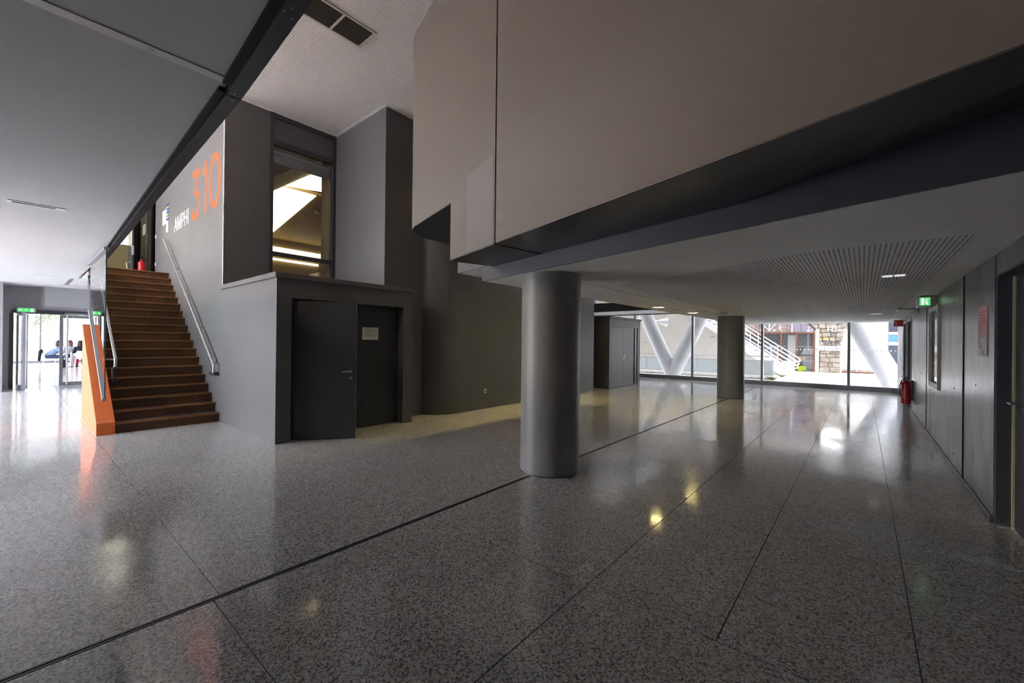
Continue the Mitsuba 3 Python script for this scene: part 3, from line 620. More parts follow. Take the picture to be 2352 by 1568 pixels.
# closet by the glazed front
c1 = thing('closet', 'free-standing dark grey closet with double doors by the glazed front', 'closet')
part(c1, 'carcass', cat([box(-7.15, -6.42, 12.66, 12.88, 0, 2.34), box(-7.15, -6.42, 14.93, 15.15, 0, 2.34), box(-7.15, -6.42, 12.88, 14.93, 2.08, 2.34), box(-7.15, -7.05, 12.88, 14.93, 0, 2.08)]), 'm_dark_paint')
part(c1, 'cap', box(-7.17, -6.38, 12.62, 15.19, 2.34, 2.41, .005), 'm_dark_paint')
part(c1, 'door', box(-6.50, -6.465, 12.90, 13.80, .01, 2.07), 'm_door_grey')
dd = part(c1, 'door', box(-6.50, -6.465, 13.81, 14.71, .01, 2.07), 'm_door_grey')
mat('m_door_grey', proc(wear((.13, .13, .14), .06, 1.3, .9)), .4, .45)
part(c1, 'frame', cat([box(-6.56, -6.44, 14.72, 14.93, 0, 2.08), box(-6.52, -6.45, 12.88, 14.93, 2.07, 2.08)]), 'm_steel_dark')
lever(dd, (-6.465, 13.86), (1, 0), (0, -1), 1.06)

# right wall: near door, far doorways, window, fittings
d6 = struct('door_6', 'dark door in a deep frame at the right edge', 'door')
part(d6, 'frame', cat([box(RX + .005, RX + .16, 5.365, 5.385, 0, 2.11), box(RX - .01, RX + .16, 4.3, 5.38, 2.095, 2.115), box(RX + .10, RX + .15, 5.32, 5.366, 0, 2.095)]), 'm_steel_dark')
part(d6, 'rebate', box(RX + .088, RX + .10, 5.325, 5.366, 0, 2.095), 'm_yellow_rebate', label='dull yellow rebate strip')
part(d6, 'leaf', box(RX + .098, RX + .14, 4.37, 5.31, .01, 2.09), 'm_door_dark')
part(d6, 'handle', cat([pipe([(RX + .1, 5.23, 1.05), (RX + .045, 5.23, 1.05), (RX + .045, 5.11, 1.05)], .010), box(RX + .09, RX + .098, 5.205, 5.255, .93, 1.13)]), 'm_steel', smooth=40)
for nm, y0, y1, lab in (('door_7', 13.35, 14.35, 'nearer open dark doorway far along the right wall'), ('door_8', 14.72, 15.62, 'farther dark doorway near the end of the right wall')):
    k = struct(nm, lab, 'door')
    part(k, 'frame', cat([box(RX - .02, RX + .16, y0 - .05, y0, 0, 2.16), box(RX - .02, RX + .16, y1, y1 + .05, 0, 2.16), box(RX - .02, RX + .16, y0, y1, 2.11, 2.16)]), 'm_alu')
    part(k, 'leaf', box(RX + .12, RX + .16, y0, y1, .005, 2.11), 'm_black')
w7 = struct('window_7', 'white framed window in the right wall reflecting the stone pier', 'window')
part(w7, 'frame', cat([box(RX - .035, RX + .06, 8.66, 8.72, .87, 2.13, .003), box(RX - .035, RX + .06, 9.70, 9.76, .87, 2.13, .003), box(RX - .035, RX + .06, 8.72, 9.70, .87, .95, .003), box(RX - .035, RX + .06, 8.72, 9.70, 2.06, 2.13, .003)]), 'm_plastic_white')
part(w7, 'pane', box(RX + .0, RX + .004, 8.72, 9.70, .95, 2.06), 'm_pane_dark')
part(w7, 'backing', box(RX + .1, RX + .14, 8.66, 9.76, .87, 2.13), 'm_black')
mat('m_pane_dark', (.004, .004, .005), .02, .9)
k = solo('wall_plate', box(RX - .012, RX, 15.85, 16.15, 1.35, 1.85, .003), 'm_plastic_white', 'narrow white plate on the right wall near the glazed end', 'plate')
k = thing('socket', 'small wall socket low on the right wall below the framed window', 'socket')
part(k, 'plate', box(RX - .014, RX, 9.44, 9.54, .20, .31, .003), 'm_plastic_white'); part(k, 'insert', box(RX - .017, RX - .014, 9.465, 9.515, .225, .285, .002), 'm_ink')
k = thing('socket', 'small white wall socket low on the dark wall left of the round column', 'socket')
part(k, 'plate', box(-6.52, -6.506, 6.80, 6.88, .355, .445, .003), 'm_plastic_white'); part(k, 'insert', box(-6.506, -6.503, 6.82, 6.86, .38, .42, .002), 'm_ink')
k = thing('poster', 'faded pink poster with a grid of small pictures on the right wall', 'poster')
part(k, 'sheet', box(RX - .012, RX - .007, 5.64, 6.03, 1.42, 1.885), 'm_pink')
part(k, 'picture_field', box(RX - .0125, RX - .012, 5.645, 6.025, 1.425, 1.60), 'm_frame_grey')
for i in range(4):
    for j in range(3): part(k, 'picture', box(RX - .013, RX - .0125, 5.66 + .092 * i, 5.71 + .092 * i, 1.44 + .054 * j, 1.475 + .054 * j), ['m_alu', 'm_paper', 'm_pink', 'm_wall_grey'][(i * 3 + j * 5) % 4])
part(k, 'title', cat([box(RX - .0125, RX - .012, 5.68, 5.99 - .04 * i, 1.83 - .03 * i, 1.838 - .03 * i) for i in range(5)]), 'm_sign_red', kind='stuff')
k = thing('fire_sign', 'red sign with white extinguisher and flames on the right wall', 'sign')
part(k, 'plate', box(.685, RX, 16.30, 16.305, 2.08, 2.26), 'm_sign_red')
part(k, 'pictogram', cat([box(.715, .745, 16.297, 16.30, 2.10, 2.20, .002), box(.722, .738, 16.297, 16.30, 2.20, 2.235), bar((.725, 16.2985, 2.235), (.752, 16.2985, 2.24), .003, .006)] + [bar((.79 + .022 * i, 16.2985, 2.11), (.80 + .022 * i, 16.2985, 2.2 - .02 * (i % 2)), .003, .01) for i in range(3)]), 'm_letter_white')
k = thing('exit_sign', 'green lit exit sign hanging under the low ceiling by the right wall', 'sign')
part(k, 'housing', box(.66, .80, 9.02, 9.50, 2.13, 2.27, .01), 'm_plastic_white')
part(k, 'face', box(.67, .79, 9.012, 9.02, 2.14, 2.26), 'm_green', emit=(.12, .6, .2))
part(k, 'pictogram', cat([box(.69, .72, 9.008, 9.012, 2.15, 2.25), box(.735, .76, 9.008, 9.012, 2.17, 2.2), bar((.73, 9.01, 2.21), (.765, 9.01, 2.235), .003, .014), bar((.735, 9.01, 2.18), (.765, 9.01, 2.15), .003, .012)]), 'm_letter_white', emit=(.8, .85, .8))
part(k, 'mount', lathe([(0, -.04), (.07, -.035), (.085, 0)], 24, (.75, 9.6, 2.3)), 'm_plastic_white', smooth=40)
k = thing('ceiling_lamp', 'flat white ceiling lamp near the right wall at the far end', 'lamp')
part(k, 'body', box(.56, .82, 11.9, 12.4, 2.262, 2.3, .01), 'm_plastic_white')
k = thing('smoke_detector', 'round smoke detector under the low ceiling beside the joint', 'detector')
part(k, 'body', lathe([(0, -.075), (.045, -.07), (.05, -.045), (.075, -.04), (.085, 0)], 24, (-2.62, 11.26, 2.3)), 'm_plastic_white', smooth=40)
def downlight(x, y, lab, lit):
    k = thing('downlight', lab, 'light', 'square downlights in the low ceiling')
    part(k, 'trim', cat([box(x - .11, x + .11, y - .11, y - .095, 2.292, 2.302), box(x - .11, x + .11, y + .095, y + .11, 2.292, 2.302), box(x - .11, x - .095, y - .095, y + .095, 2.292, 2.302), box(x + .095, x + .11, y - .095, y + .095, 2.292, 2.302), box(x - .008, x + .008, y - .095, y + .095, 2.292, 2.302)]), 'm_plastic_white')
    if (x, y) in DL:
        part(k, 'can', cat([box(x - .1, x - .094, y - .1, y + .1, 2.30, 2.45), box(x + .094, x + .1, y - .1, y + .1, 2.30, 2.45), box(x - .094, x + .094, y - .1, y - .094, 2.30, 2.45), box(x - .094, x + .094, y + .094, y + .1, 2.30, 2.45)]), 'm_plastic_white')
    zl = 2.43 if (x, y) in DL else 2.295
    if lit: part(k, 'diffuser', box(x - .095, x + .095, y - .095, y + .095, zl, zl + .0045), 'm_emit_base', emit=lit)
    else: part(k, 'louvre', box(x - .095, x + .095, y - .095, y + .095, zl, zl + .0045), 'm_black')
downlight(.26, 6.34, 'square white downlight in the perforated field, nearest the viewer', (.7, .7, .7))
downlight(.23, 13.5, 'small square downlight in the perforated field, far end', (.9, .9, .85))
downlight(-3.40, 8.98, 'lit square downlight, first of three in the ceiling margin', (150, 120, 50))
downlight(-3.34, 10.0, 'dark unlit downlight, middle one of three in the ceiling margin', None)
downlight(-3.29, 11.03, 'lit square downlight, last of three in the ceiling margin', (150, 120, 50))
def slot(x, y0, y1, lab):
    k = thing('ceiling_slot', lab, 'ceiling slot', 'narrow slots in the left ceiling')
    part(k, 'trim', cat([box(x - .05, x + .05, y0 - .03, y0, 2.99, 3.001), box(x - .05, x + .05, y1, y1 + .08, 2.99, 3.001), box(x - .05, x - .025, y0, y1, 2.99, 3.001), box(x + .025, x + .05, y0, y1, 2.99, 3.001)]), 'm_white_gloss')
    part(k, 'slit', box(x - .025, x + .025, y0, y1, 2.995, 3.0005), 'm_black')
slot(-7.18, -.03, .30, 'narrow white framed slot in the left ceiling, the nearer one')
slot(-15.1, .24, .60, 'narrow white framed slot in the left ceiling, the farther one')

# ventilation grille
vg = thing('ventilation_grille', 'brown ventilation grille of two fields in the perforated ceiling', 'ventilation grille')
vx0, vx1, vy0, vym, vy1 = -5.84, -5.44, 2.43, 2.86, 3.30
zt, zb = CZ + .001, CZ - .018
part(vg, 'frame', cat([box(vx0 - .03, vx0, vy0 - .03, vy1 + .03, zb, zt), box(vx1, vx1 + .03, vy0 - .03, vy1 + .03, zb, zt), box(vx0, vx1, vy0 - .03, vy0, zb, zt), box(vx0, vx1, vy1, vy1 + .03, zb, zt), box(vx0, vx1, vym - .015, vym + .015, zb, zt)]), 'm_grille')
part(vg, 'backing', box(vx0, vx1, vy0, vy1, CZ - .004, CZ - .001), 'm_black')
for a, b in ((vy0, vym - .015), (vym + .015, vy1)):
    for i in range(16):
        x = vx0 + (i + .5) * (vx1 - vx0) / 16
        part(vg, 'slat', bar((x, a, CZ - .011), (x, b, CZ - .011), .010, .004), 'm_slat')

# ------------------------------------------------------------------ outside, to the right
gd = struct('ground', 'pale paved yard outside the glazed front', 'ground')
part(gd, 'surface', cat([box(-60, 60, FY + .06, 70, -.3, -.03), box(-60, 60, -60, -5.3, -.3, -.03), box(-90, -37.7, -5.3, FY, -.3, -.03)]), 'm_ground')
ov = struct('ceiling_overhang', 'white underside of the building overhang outside the glazed front', 'ceiling')
part(ov, 'slab', box(-12, 6, FY + .1, 22.0, 5.0, 5.4), 'm_white')
def vee(label, base, tops, r, m='m_v_white'):
    k = thing('v_column', label, 'column')
    b = np.array(base, float)
    for t in tops:
        d = np.array(t, float) - b; d /= np.linalg.norm(d)
        part(k, 'leg', tube(b - d * .12, t, r, 48), m, smooth=40)
    return k
VY = 20.0
vee('white v-shaped column outside behind the grey closet', (-6.87, VY, .05), [(-6.87 - .46 * 5, VY, 5.0), (-6.87 + .46 * 5, VY, 5.0)], .32)
vee('big white v-shaped column outside at the right end of the glazed front', (.97, VY, .0), [(.97 - .49 * 5, VY, 5.0), (.97 + .49 * 5, VY, 5.0)], .35)
k = thing('floodlight', 'small white round floodlight behind the left leg of the first v-column', 'lamp')
part(k, 'head', lathe([(0, 0), (.10, 0), (.12, .05), (.24, .42), (.22, .42), (.1, .08), (0, .08)], 28).apply_transform(trimesh.transformations.rotation_matrix(math.radians(105), (0, 1, .25))).apply_translation((-8.35, 22.2, 2.72)), 'm_v_white', smooth=40)
part(k, 'arm', tube((-8.4, 22.2, 2.72), (-8.8, 20.3, 2.8), .04), 'm_v_white')

# glass guard rail
gr = thing('guard_rail', 'low grey guard rail with frosted glass panels outside the glazed front', 'railing')
gY = 21.5
part(gr, 'top_rail', tube((-10.5, gY, 1.0), (-3.15, gY, 1.0), .022), 'm_alu')
part(gr, 'panel_rail', tube((-10.5, gY, .81), (-3.02, gY, .81), .02), 'm_alu')
part(gr, 'foot_rail', tube((-10.5, gY, .10), (-3.02, gY, .10), .02), 'm_alu')
for a in (-10.4, -8.75, -6.2, -4.30, -3.02): part(gr, 'post', tube((a, gY, -.03), (a, gY, 1.0 if a < -3.1 else .82), .02), 'm_alu')
for a, b in ((-10.37, -8.78), (-8.72, -6.23), (-6.17, -4.33), (-4.27, -3.05)): part(gr, 'panel', box(a, b, gY - .008, gY + .008, .14, .78), 'm_frosted')
part(gr, 'kerb', box(-10.5, -2.95, gY - .12, gY + .12, -.03, .06), 'm_concrete_beige')

# outside stair and the beige wall below it
os_ = thing('outside_stair', 'white outdoor stair with pipe railings going down to the right', 'staircase')
sl = .70
def sz(x): return .06 + (-2.83 - x) * sl
S0, S1 = 25.0, 27.2
for yy in (S0, S1):
    part(os_, 'stringer', prism_y([(-2.75, -.03), (-3.15, -.03), (-11, sz(-11) - .30), (-11, sz(-11) + .06), (-2.75, .10)], yy - .06, yy + .06), 'm_v_white')
for i in range(26):
    x = -3.0 - i * .27
    part(os_, 'step', box(x - .30, x, S0 + .06, S1 - .06, sz(x) - .07, sz(x)), 'm_concrete_beige')
for yy, hs in ((S0, (.90, .68, .46)), (S1, (.90, .68, .46))):
    for h in hs:
        e = -2.60 - (.9 - h) * .25
        part(os_, 'rail', pipe([(-11, yy, sz(-11) + h), (e - .25, yy, sz(e - .25) + h), (e, yy, sz(e) + h - .02), (e + .03, yy, sz(e) + h - .12), (e - .06, yy, sz(e) + h - .18), (e - .8, yy, sz(e) + h - .18)], .035, 10), 'm_v_white')
    for i in range(9):
        x = -3.6 - i * .95
        part(os_, 'post', tube((x, yy, sz(x)), (x, yy, sz(x) + .9), .024, 8), 'm_v_white')
bw = struct('wall_stair_side', 'beige rendered wall under the outdoor stair', 'wall')
part(bw, 'face', prism_y([(-3.3, -.03), (-14, -.03), (-14, 6.0), (-11, sz(-11) - .28), (-3.3, sz(-3.3) - .28)], S0 - .02, S1 + .02), 'm_concrete_beige')

up_ = struct('wall_upper_storeys', 'storeys of the building above the hall', 'wall')
part(up_, 'mass', cat([box(-8.7, 7, -5.3, 22.0, 6.2, 14), box(-20.4, -8.7, -2.5, 22.0, 7.75, 14)]), 'm_concrete_beige')
# stone arch viaduct
AY = 30.0
ar = thing('stone_pier', 'rough stone pier of the arch with a painted white impost block', 'stone pier')
def stones(k, x0, x1, rows, y0=AY, skew=0.0, nm='stone'):
    """rows: list of (z0, z1, number); courses with staggered joints, each stone its own piece"""
    for ri, (z0, z1, n) in enumerate(rows):
        w = np.array([rng.uniform(.7, 1.4) for _ in range(n)]); e = x0 + np.concatenate([[0], np.cumsum(w / w.sum())]) * (x1 - x0)
        e = e + np.array([skew * (z0 - rows[0][0])] * len(e)) * np.linspace(0, 1, len(e))
        for a, b in zip(e[:-1], e[1:]):
            g = .008
            m = box(a + g, b - g, y0 - rng.uniform(.0, .05), y0 + .3, z0 + g, z1 - g, .03)
            m.vertices += (meshkit.noise(m.vertices * 9) - .5)[:, None] * .03
            part(k, nm, m, f'm_stone_{rng.integers(3)}')
stones(ar, -1.92, -.95, [(-.03, .28, 2), (.28, .56, 3), (.56, .82, 2), (.82, 1.05, 3), (1.05, 1.22, 2)])
part(ar, 'core', box(-1.88, -.98, AY + .06, AY + .9, -.03, 1.24), 'm_concrete_beige', label='mortar core')
part(ar, 'impost', box(-1.98, -.92, AY - .1, AY + .5, 1.22, 1.50, .012), 'm_render_white', label='white painted impost block')
part(ar, 'graffiti', cat([text_on('ISPM', (-1.72, AY - .1, 1.27), .52, .17, (1, 0, 0), (0, 0, 1), .003), text_on('h', (-1.14, AY - .1, 1.25), .13, .2, (1, 0, 0), (0, 0, 1), .003)]), 'm_banner_dark', label='dark tag letters')
for ri in range(8):
    z0 = 1.50 + .25 * ri; z1 = z0 + .25
    stones(ar, -1.95 - .07 * ri - .012 * ri * ri, -.93 + .06 * ri, [(z0, z1, 4)], nm='upper_stone')
part(ar, 'upper_core', prism_y([(-1.9, 1.5), (-.98, 1.5), (-.6, 3.5), (-2.7, 3.5), (-2.2, 2.6)], AY + .12, AY + .9), 'm_concrete_beige', label='mortar core')
part(ar, 'graffiti', cat([text_on('VA', (-1.78, AY - .06, 1.58), .42, .2, (1, 0, 0), (0, 0, 1), .003), text_on('K', (-1.14, AY - .06, 1.55), .2, .3, (1, 0, 0), (0, 0, 1), .003)]), 'm_banner_dark', label='dark tag letters')
part(ar, 'graffiti', text_on('RS', (-1.55, AY - .06, 2.33), .6, .26, (1, 0, 0), (0, 0, 1), .003, True), 'm_letter_white', label='pale tag letters')
part(ar, 'graffiti', cat([bar((-1.62 + .13 * math.cos(a), AY - .07, 1.90 + .13 * math.sin(a)), (-1.62, AY - .07, 1.86), .004, .03) for a in np.linspace(.2, 2.9, 5)]), 'm_yellow', label='yellow painted mark')
# closed arch with mesh gates
ag = thing('arch_gate', 'rusty mesh gates with painted sheet panels closing the stone arch', 'gate')
GX0, GX1 = -6.4, -2.15
for a in (-6.4, -5.05, -3.80, -3.02, -2.16): part(ag, 'post', box(a - .05, a + .05, AY - .04, AY + .04, -.03, 2.28), 'm_rust')
part(ag, 'top_beam', box(GX0, GX1, AY - .05, AY + .05, 2.2, 2.28), 'm_rust')
part(ag, 'rail', box(GX0, GX1, AY - .03, AY + .01, 1.42, 1.46), 'm_alu'); part(ag, 'rail', box(-3.0, GX1, AY - .03, AY + .01, .58, .62), 'm_alu')
for a, b in ((-6.35, -5.1), (-5.0, -3.85), (-3.75, -3.07), (-2.97, -2.21)):
    w = [box(x - .005, x + .005, AY - .006, AY, .15, 2.2) for x in np.arange(a, b, .07)] + [box(a, b, AY - .012, AY - .006, z - .005, z + .005) for z in np.arange(.18, 2.2, .07)]
    part(ag, 'mesh', cat(w), 'm_alu', label='square wire mesh', kind='stuff')
for i in range(6):
    a = -6.4 + .72 * i; part(ag, 'sheet', box(a + .01, a + .71, AY + .0, AY + .04, 2.29, 4.2), 'm_graffiti_panel', label='painted sheet panel')
part(ag, 'brace', cat([bar((-4.42, AY - .05, 2.4), (-5.4, AY - .05, 3.4), .05, .05), bar((-4.42, AY - .05, 2.4), (-3.6, AY - .05, 3.4), .05, .05), bar((-4.42, AY - .05, 2.35), (-4.42, AY - .05, 3.6), .06, .06), bar((-3.25, AY - .05, 2.3), (-3.25, AY - .05, 3.6), .06, .06)]), 'm_v_white', label='white diagonal braces')
part(ag, 'arch_edge', bar((-2.75, AY - .06, 3.2), (-2.1, AY - .06, 2.42), .03, .05), 'm_black')
part(ag, 'jamb', box(-2.13, -1.93, AY - .05, AY + .5, -.03, 2.5, .02), 'm_concrete_beige')
vt = struct('wall_arch_vault', 'dark vault behind the mesh gates', 'wall')
part(vt, 'shell', cat([box(-7.5, -2.0, AY + 3.2, AY + 3.3, -.03, 4.2), box(-2.0, -1.9, AY + .9, AY + 3.3, -.03, 4.2), box(-7.5, -1.9, AY + .3, AY + 3.3, 4.2, 4.3), box(-7.5, -7.4, AY, AY + 3.3, -.03, 4.2)]), 'm_steel_dark')
k = thing('cabinet', 'tall pale grey metal cabinet standing behind the mesh', 'cabinet'); part(k, 'body', box(-3.5, -3.05, AY + .3, AY + .8, -.03, 2.15, .01), 'm_alu'); part(k, 'door', box(-3.48, -3.07, AY + .285, AY + .3, 1.05, 2.1, .005), 'm_plastic_white'); part(k, 'door', box(-3.48, -3.07, AY + .285, AY + .3, .03, 1.0, .005), 'm_plastic_white')
k = thing('cabinet', 'low grey metal box behind the mesh left of the tall cabinet', 'cabinet'); part(k, 'body', box(-4.75, -4.1, AY + .5, AY + 1, -.03, 1.45, .01), 'm_alu'); part(k, 'door', box(-4.72, -4.13, AY + .485, AY + .5, .05, 1.4, .005), 'm_frame_grey')
k = thing('extractor_hood', 'grey trapezoid metal hood behind the right hand gate', 'hood')
part(k, 'hood', hull(*[(x, y, .98) for x in (-2.80, -2.12 - .03) for y in (AY + .2, AY + .8)], *[(x, y, 1.36) for x in (-2.68, -2.32) for y in (AY + .3, AY + .7)]), 'm_alu'); part(k, 'duct', tube((-2.5, AY + .5, 1.36), (-2.5, AY + .5, 3.0), .07), 'm_alu'); part(k, 'bench', box(-2.75, -2.2, AY + .25, AY + .75, -.03, .9, .01), 'm_frame_grey')
k = thing('pallet', 'pale wooden crate on a shelf behind the right hand gate', 'crate')
for z in (.66, .73, .80): part(k, 'slat', box(-2.95, -2.62, AY + .05, AY + .08, z, z + .045), 'm_crate_wood')
for a in (-2.95, -2.65): part(k, 'corner', box(a, a + .03, AY + .08, AY + .3, .63, .86), 'm_crate_wood')
k = thing('crate', 'lime green plastic crate on the ground before the right hand gate', 'crate')
part(k, 'body', cat([box(-2.92, -2.55, AY - .35, AY - .33, -.03, .30), box(-2.92, -2.55, AY - .10, AY - .08, -.03, .30), box(-2.92, -2.90, AY - .35, AY - .08, -.03, .30), box(-2.57, -2.55, AY - .35, AY - .08, -.03, .30), box(-2.92, -2.55, AY - .35, AY - .08, -.03, 0)]), 'm_lime')
for z in (.05, .27): part(k, 'rib', box(-2.93, -2.54, AY - .36, AY - .35, z, z + .02), 'm_lime')
def weed(label, x, y, n, s, z=-.03):
    k = thing('weed', label, 'plant'); ms = []
    for i in range(n):
        a = random.uniform(0, 6.28); L = s * random.uniform(.6, 1.1); w = L * .16; c, q = math.cos(a), math.sin(a)
        P = np.array([(0, 0, 0), (c * L * .5 - q * w, q * L * .5 + c * w, L * .5), (c * L, q * L, L * .55), (c * L * .5 + q * w, q * L * .5 - c * w, L * .5)]) + (x, y, z)
        ms.append(trimesh.Trimesh(np.vstack([P, P + (0, 0, .004)]), [[0, 1, 2], [0, 2, 3], [4, 6, 5], [4, 7, 6]], process=False))
    part(k, 'foliage', cat(ms), 'm_leaf_two', kind='stuff')
mat('m_leaf_two', (.13, .165, .035), .6, .3)
weed('yellow green weed at the foot of the guard rail end', -3.0, 21.2, 26, .24)
weed('yellow green weeds at the bottom of the outdoor stair', -2.95, 23.6, 18, .2)
weed('small weed growing before the green crate', -2.55, 29.4, 18, .18)
weed('small weed at the foot of the stone pier', -1.25, 29.8, 14, .15)
ww = struct('wall_yard', 'white rendered yard wall right of the stone pier', 'wall')
part(ww, 'face', box(-.92, 14, AY + .9, AY + 1.2, -.03, 10), 'm_render_white')
part(ww, 'plinth', box(-.92, 12, AY + .84, AY + .9, -.03, .16), 'm_concrete_beige')
part(ww, 'kerb', box(-.92, 12, AY + .5, AY + .84, -.03, .05, .01), 'm_rust')
k = thing('drain_pipe', 'thin white drain pipe on the white yard wall', 'pipe'); part(k, 'pipe', tube((-.28, AY + .8, 0), (-.28, AY + .8, 1.5), .03), 'm_v_white'); part(k, 'shoe', tube((-.28, AY + .8, .02), (-.28, AY + .7, 0), .035), 'm_alu')
k = thing('banner', 'dark banner with blue, white and red bands seen in the fork of the big v-column', 'banner')
bx0, bx1, bY = .85, 1.75, 24.0
part(k, 'cloth', box(bx0, bx1, bY, bY + .02, .3, 3.0), 'm_banner_dark')
for z0, z1, m in ((2.0, 2.12, 'm_letter_white'), (1.72, 1.98, 'm_banner_blue'), (1.55, 1.70, 'm_letter_white')): part(k, 'band', box(bx0, bx1, bY - .003, bY, z0, z1), m)
part(k, 'band', box(1.2, bx1, bY - .005, bY, 1.5, 1.9), 'm_sign_red'); part(k, 'band', bar((1.15, bY - .003, .85), (1.4, bY - .003, 1.1), .006, .1), 'm_letter_orange')
part(k, 'pole', cat([tube((bx0, bY + .03, -.03), (bx0, bY + .03, 3.05), .03), tube((bx1, bY + .03, -.03), (bx1, bY + .03, 3.05), .03)]), 'm_alu')
bd = struct('wall_neighbour', 'pale building front across the yard', 'wall')
part(bd, 'face', cat([box(-30, -7.5, AY + .1, AY + .8, -.03, 15), box(-7.5, -.9, AY + .2, AY + .8, 4.2, 15), box(-16.5, -16, 22, AY, -.03, 15), box(14, 14.5, 22, AY + 1, -.03, 15)]), 'm_concrete_beige')

# ------------------------------------------------------------------ far hall beyond the glass doors
fh = struct('wall_hall', 'walls and ceiling of the bright hall beyond the glass doors', 'wall')
part(fh, 'side', cat([box(-37.6, -19.05, 8.9, 9.05, 0, 4.6)]), 'm_white')
part(fh, 'roof', box(-37.7, -19.05, -7.1, 9.1, 3.35, 3.6), 'm_white')
HX = -37.0
glazing('window_8', 'glazed end of the bright far hall', 'y', HX, list(np.linspace(-7, 9, 7)), 0, 3.35, sill=.12)
glazing('window_9', 'glazed side of the bright far hall', 'x', -7.0, list(np.linspace(-37.5, -19.1, 7)), 0, 3.35, sill=.12)
vee('white leaning column legs outside the far hall, one steep and one shallow', (-39.5, -.1, .1), [(-39.5, .62, 3.9), (-39.5, 5.0, 4.3)], .42, 'm_v_grey')
def tree(label, x, y, h, r):
    k = thing('tree', label, 'tree', 'trees outside the far hall'); ms = []
    part(k, 'trunk', tube((x, y, -.03), (x, y, h * .6), .16, 12, .09), 'm_bark')
    n = 7000; u = rng.normal(size=(n, 3)); u /= np.linalg.norm(u, axis=1)[:, None]; rad = r * rng.uniform(.35, 1, n) ** .5
    c = np.array([x, y, h * .7]) + u * rad[:, None] * np.array([1, 1, .8])
    a = rng.normal(size=(n, 3)); a /= np.linalg.norm(a, axis=1)[:, None]; b = np.cross(a, u); s = .085
    V = np.concatenate([c[:, None] + a[:, None] * s, c[:, None] + b[:, None] * s * .6, c[:, None] - a[:, None] * s, c[:, None] - b[:, None] * s * .6], 1).reshape(-1, 3)
    i = np.arange(n)[:, None] * 4; F = np.concatenate([i + [0, 1, 2], i + [0, 2, 3]])
    part(k, 'crown', trimesh.Trimesh(V, F, process=False), 'm_tree_leaf', kind='stuff', label='leaves')
tree('tree outside the far hall, left one behind the steep white leg', -47, .15, 5.2, 2.6)
tree('tree outside the far hall, right one behind the shallow white leg', -52.5, 2.6, 6.8, 2.3)
tb = thing('table', 'grey table with central steel pedestal in the far hall', 'table')
TX, TYY = -31.3, 1.93
part(tb, 'top', box(TX - .36, TX + .36, TYY - .34, TYY + .46, .745, .78, .006), 'm_frosted')
part(tb, 'pedestal', tube((TX, TYY, .02), (TX, TYY, .745), .055, 20), 'm_steel')
part(tb, 'foot', box(TX - .3, TX + .3, TYY - .3, TYY + .3, 0, .02, .004), 'm_steel_dark')

def chair(label, x, y, rot):
    """white shell chair, facing +y before rotation"""
    k = thing('chair', label, 'chair', 'white shell chairs round the table in the far hall')
    R = trimesh.transformations.rotation_matrix(rot, (0, 0, 1)); R[:3, 3] = (x, y, 0)
    P = lambda nm, m, mt, **kw: part(k, nm, m.apply_transform(R), mt, **kw)
    P('seat', box(-.21, .21, -.20, .22, .43, .455, .01), 'm_letter_white')
    P('backrest', hull(*[(sx_ * w, yy, z) for z, w, y0 in ((.46, .17, -.19), (.62, .20, -.22), (.84, .17, -.27)) for sx_ in (-1, 1) for yy in (y0, y0 - .018)]), 'm_letter_white')
    for sx_ in (-1, 1):
        P('leg', tube((sx_ * .18, -.16, .43), (sx_ * .22, -.26, 0), .011, 10), 'm_steel'); P('leg', tube((sx_ * .18, .18, .43), (sx_ * .21, .24, 0), .011, 10), 'm_steel')
    return k
def limbs(chain):
    """chain: list of (p, r, q, r2) bones -> hulls"""
    out = []
    for p, r, q, r2 in chain:
        n = 14
        h = m3.Manifold.batch_hull([m3.Manifold.sphere(r, n).translate(tuple(p)), m3.Manifold.sphere(r2, n).translate(tuple(q))])
        out.append(h)
    return out
def figure(bones, refine=.03, it=8):
    m = m3.Manifold.batch_boolean(limbs(bones), m3.OpType.Add).refine_to_length(refine)
    mm = m.to_mesh(); t = trimesh.Trimesh(mm.vert_properties[:, :3], mm.tri_verts, process=True)
    trimesh.smoothing.filter_taubin(t, .5, .53, it); return t
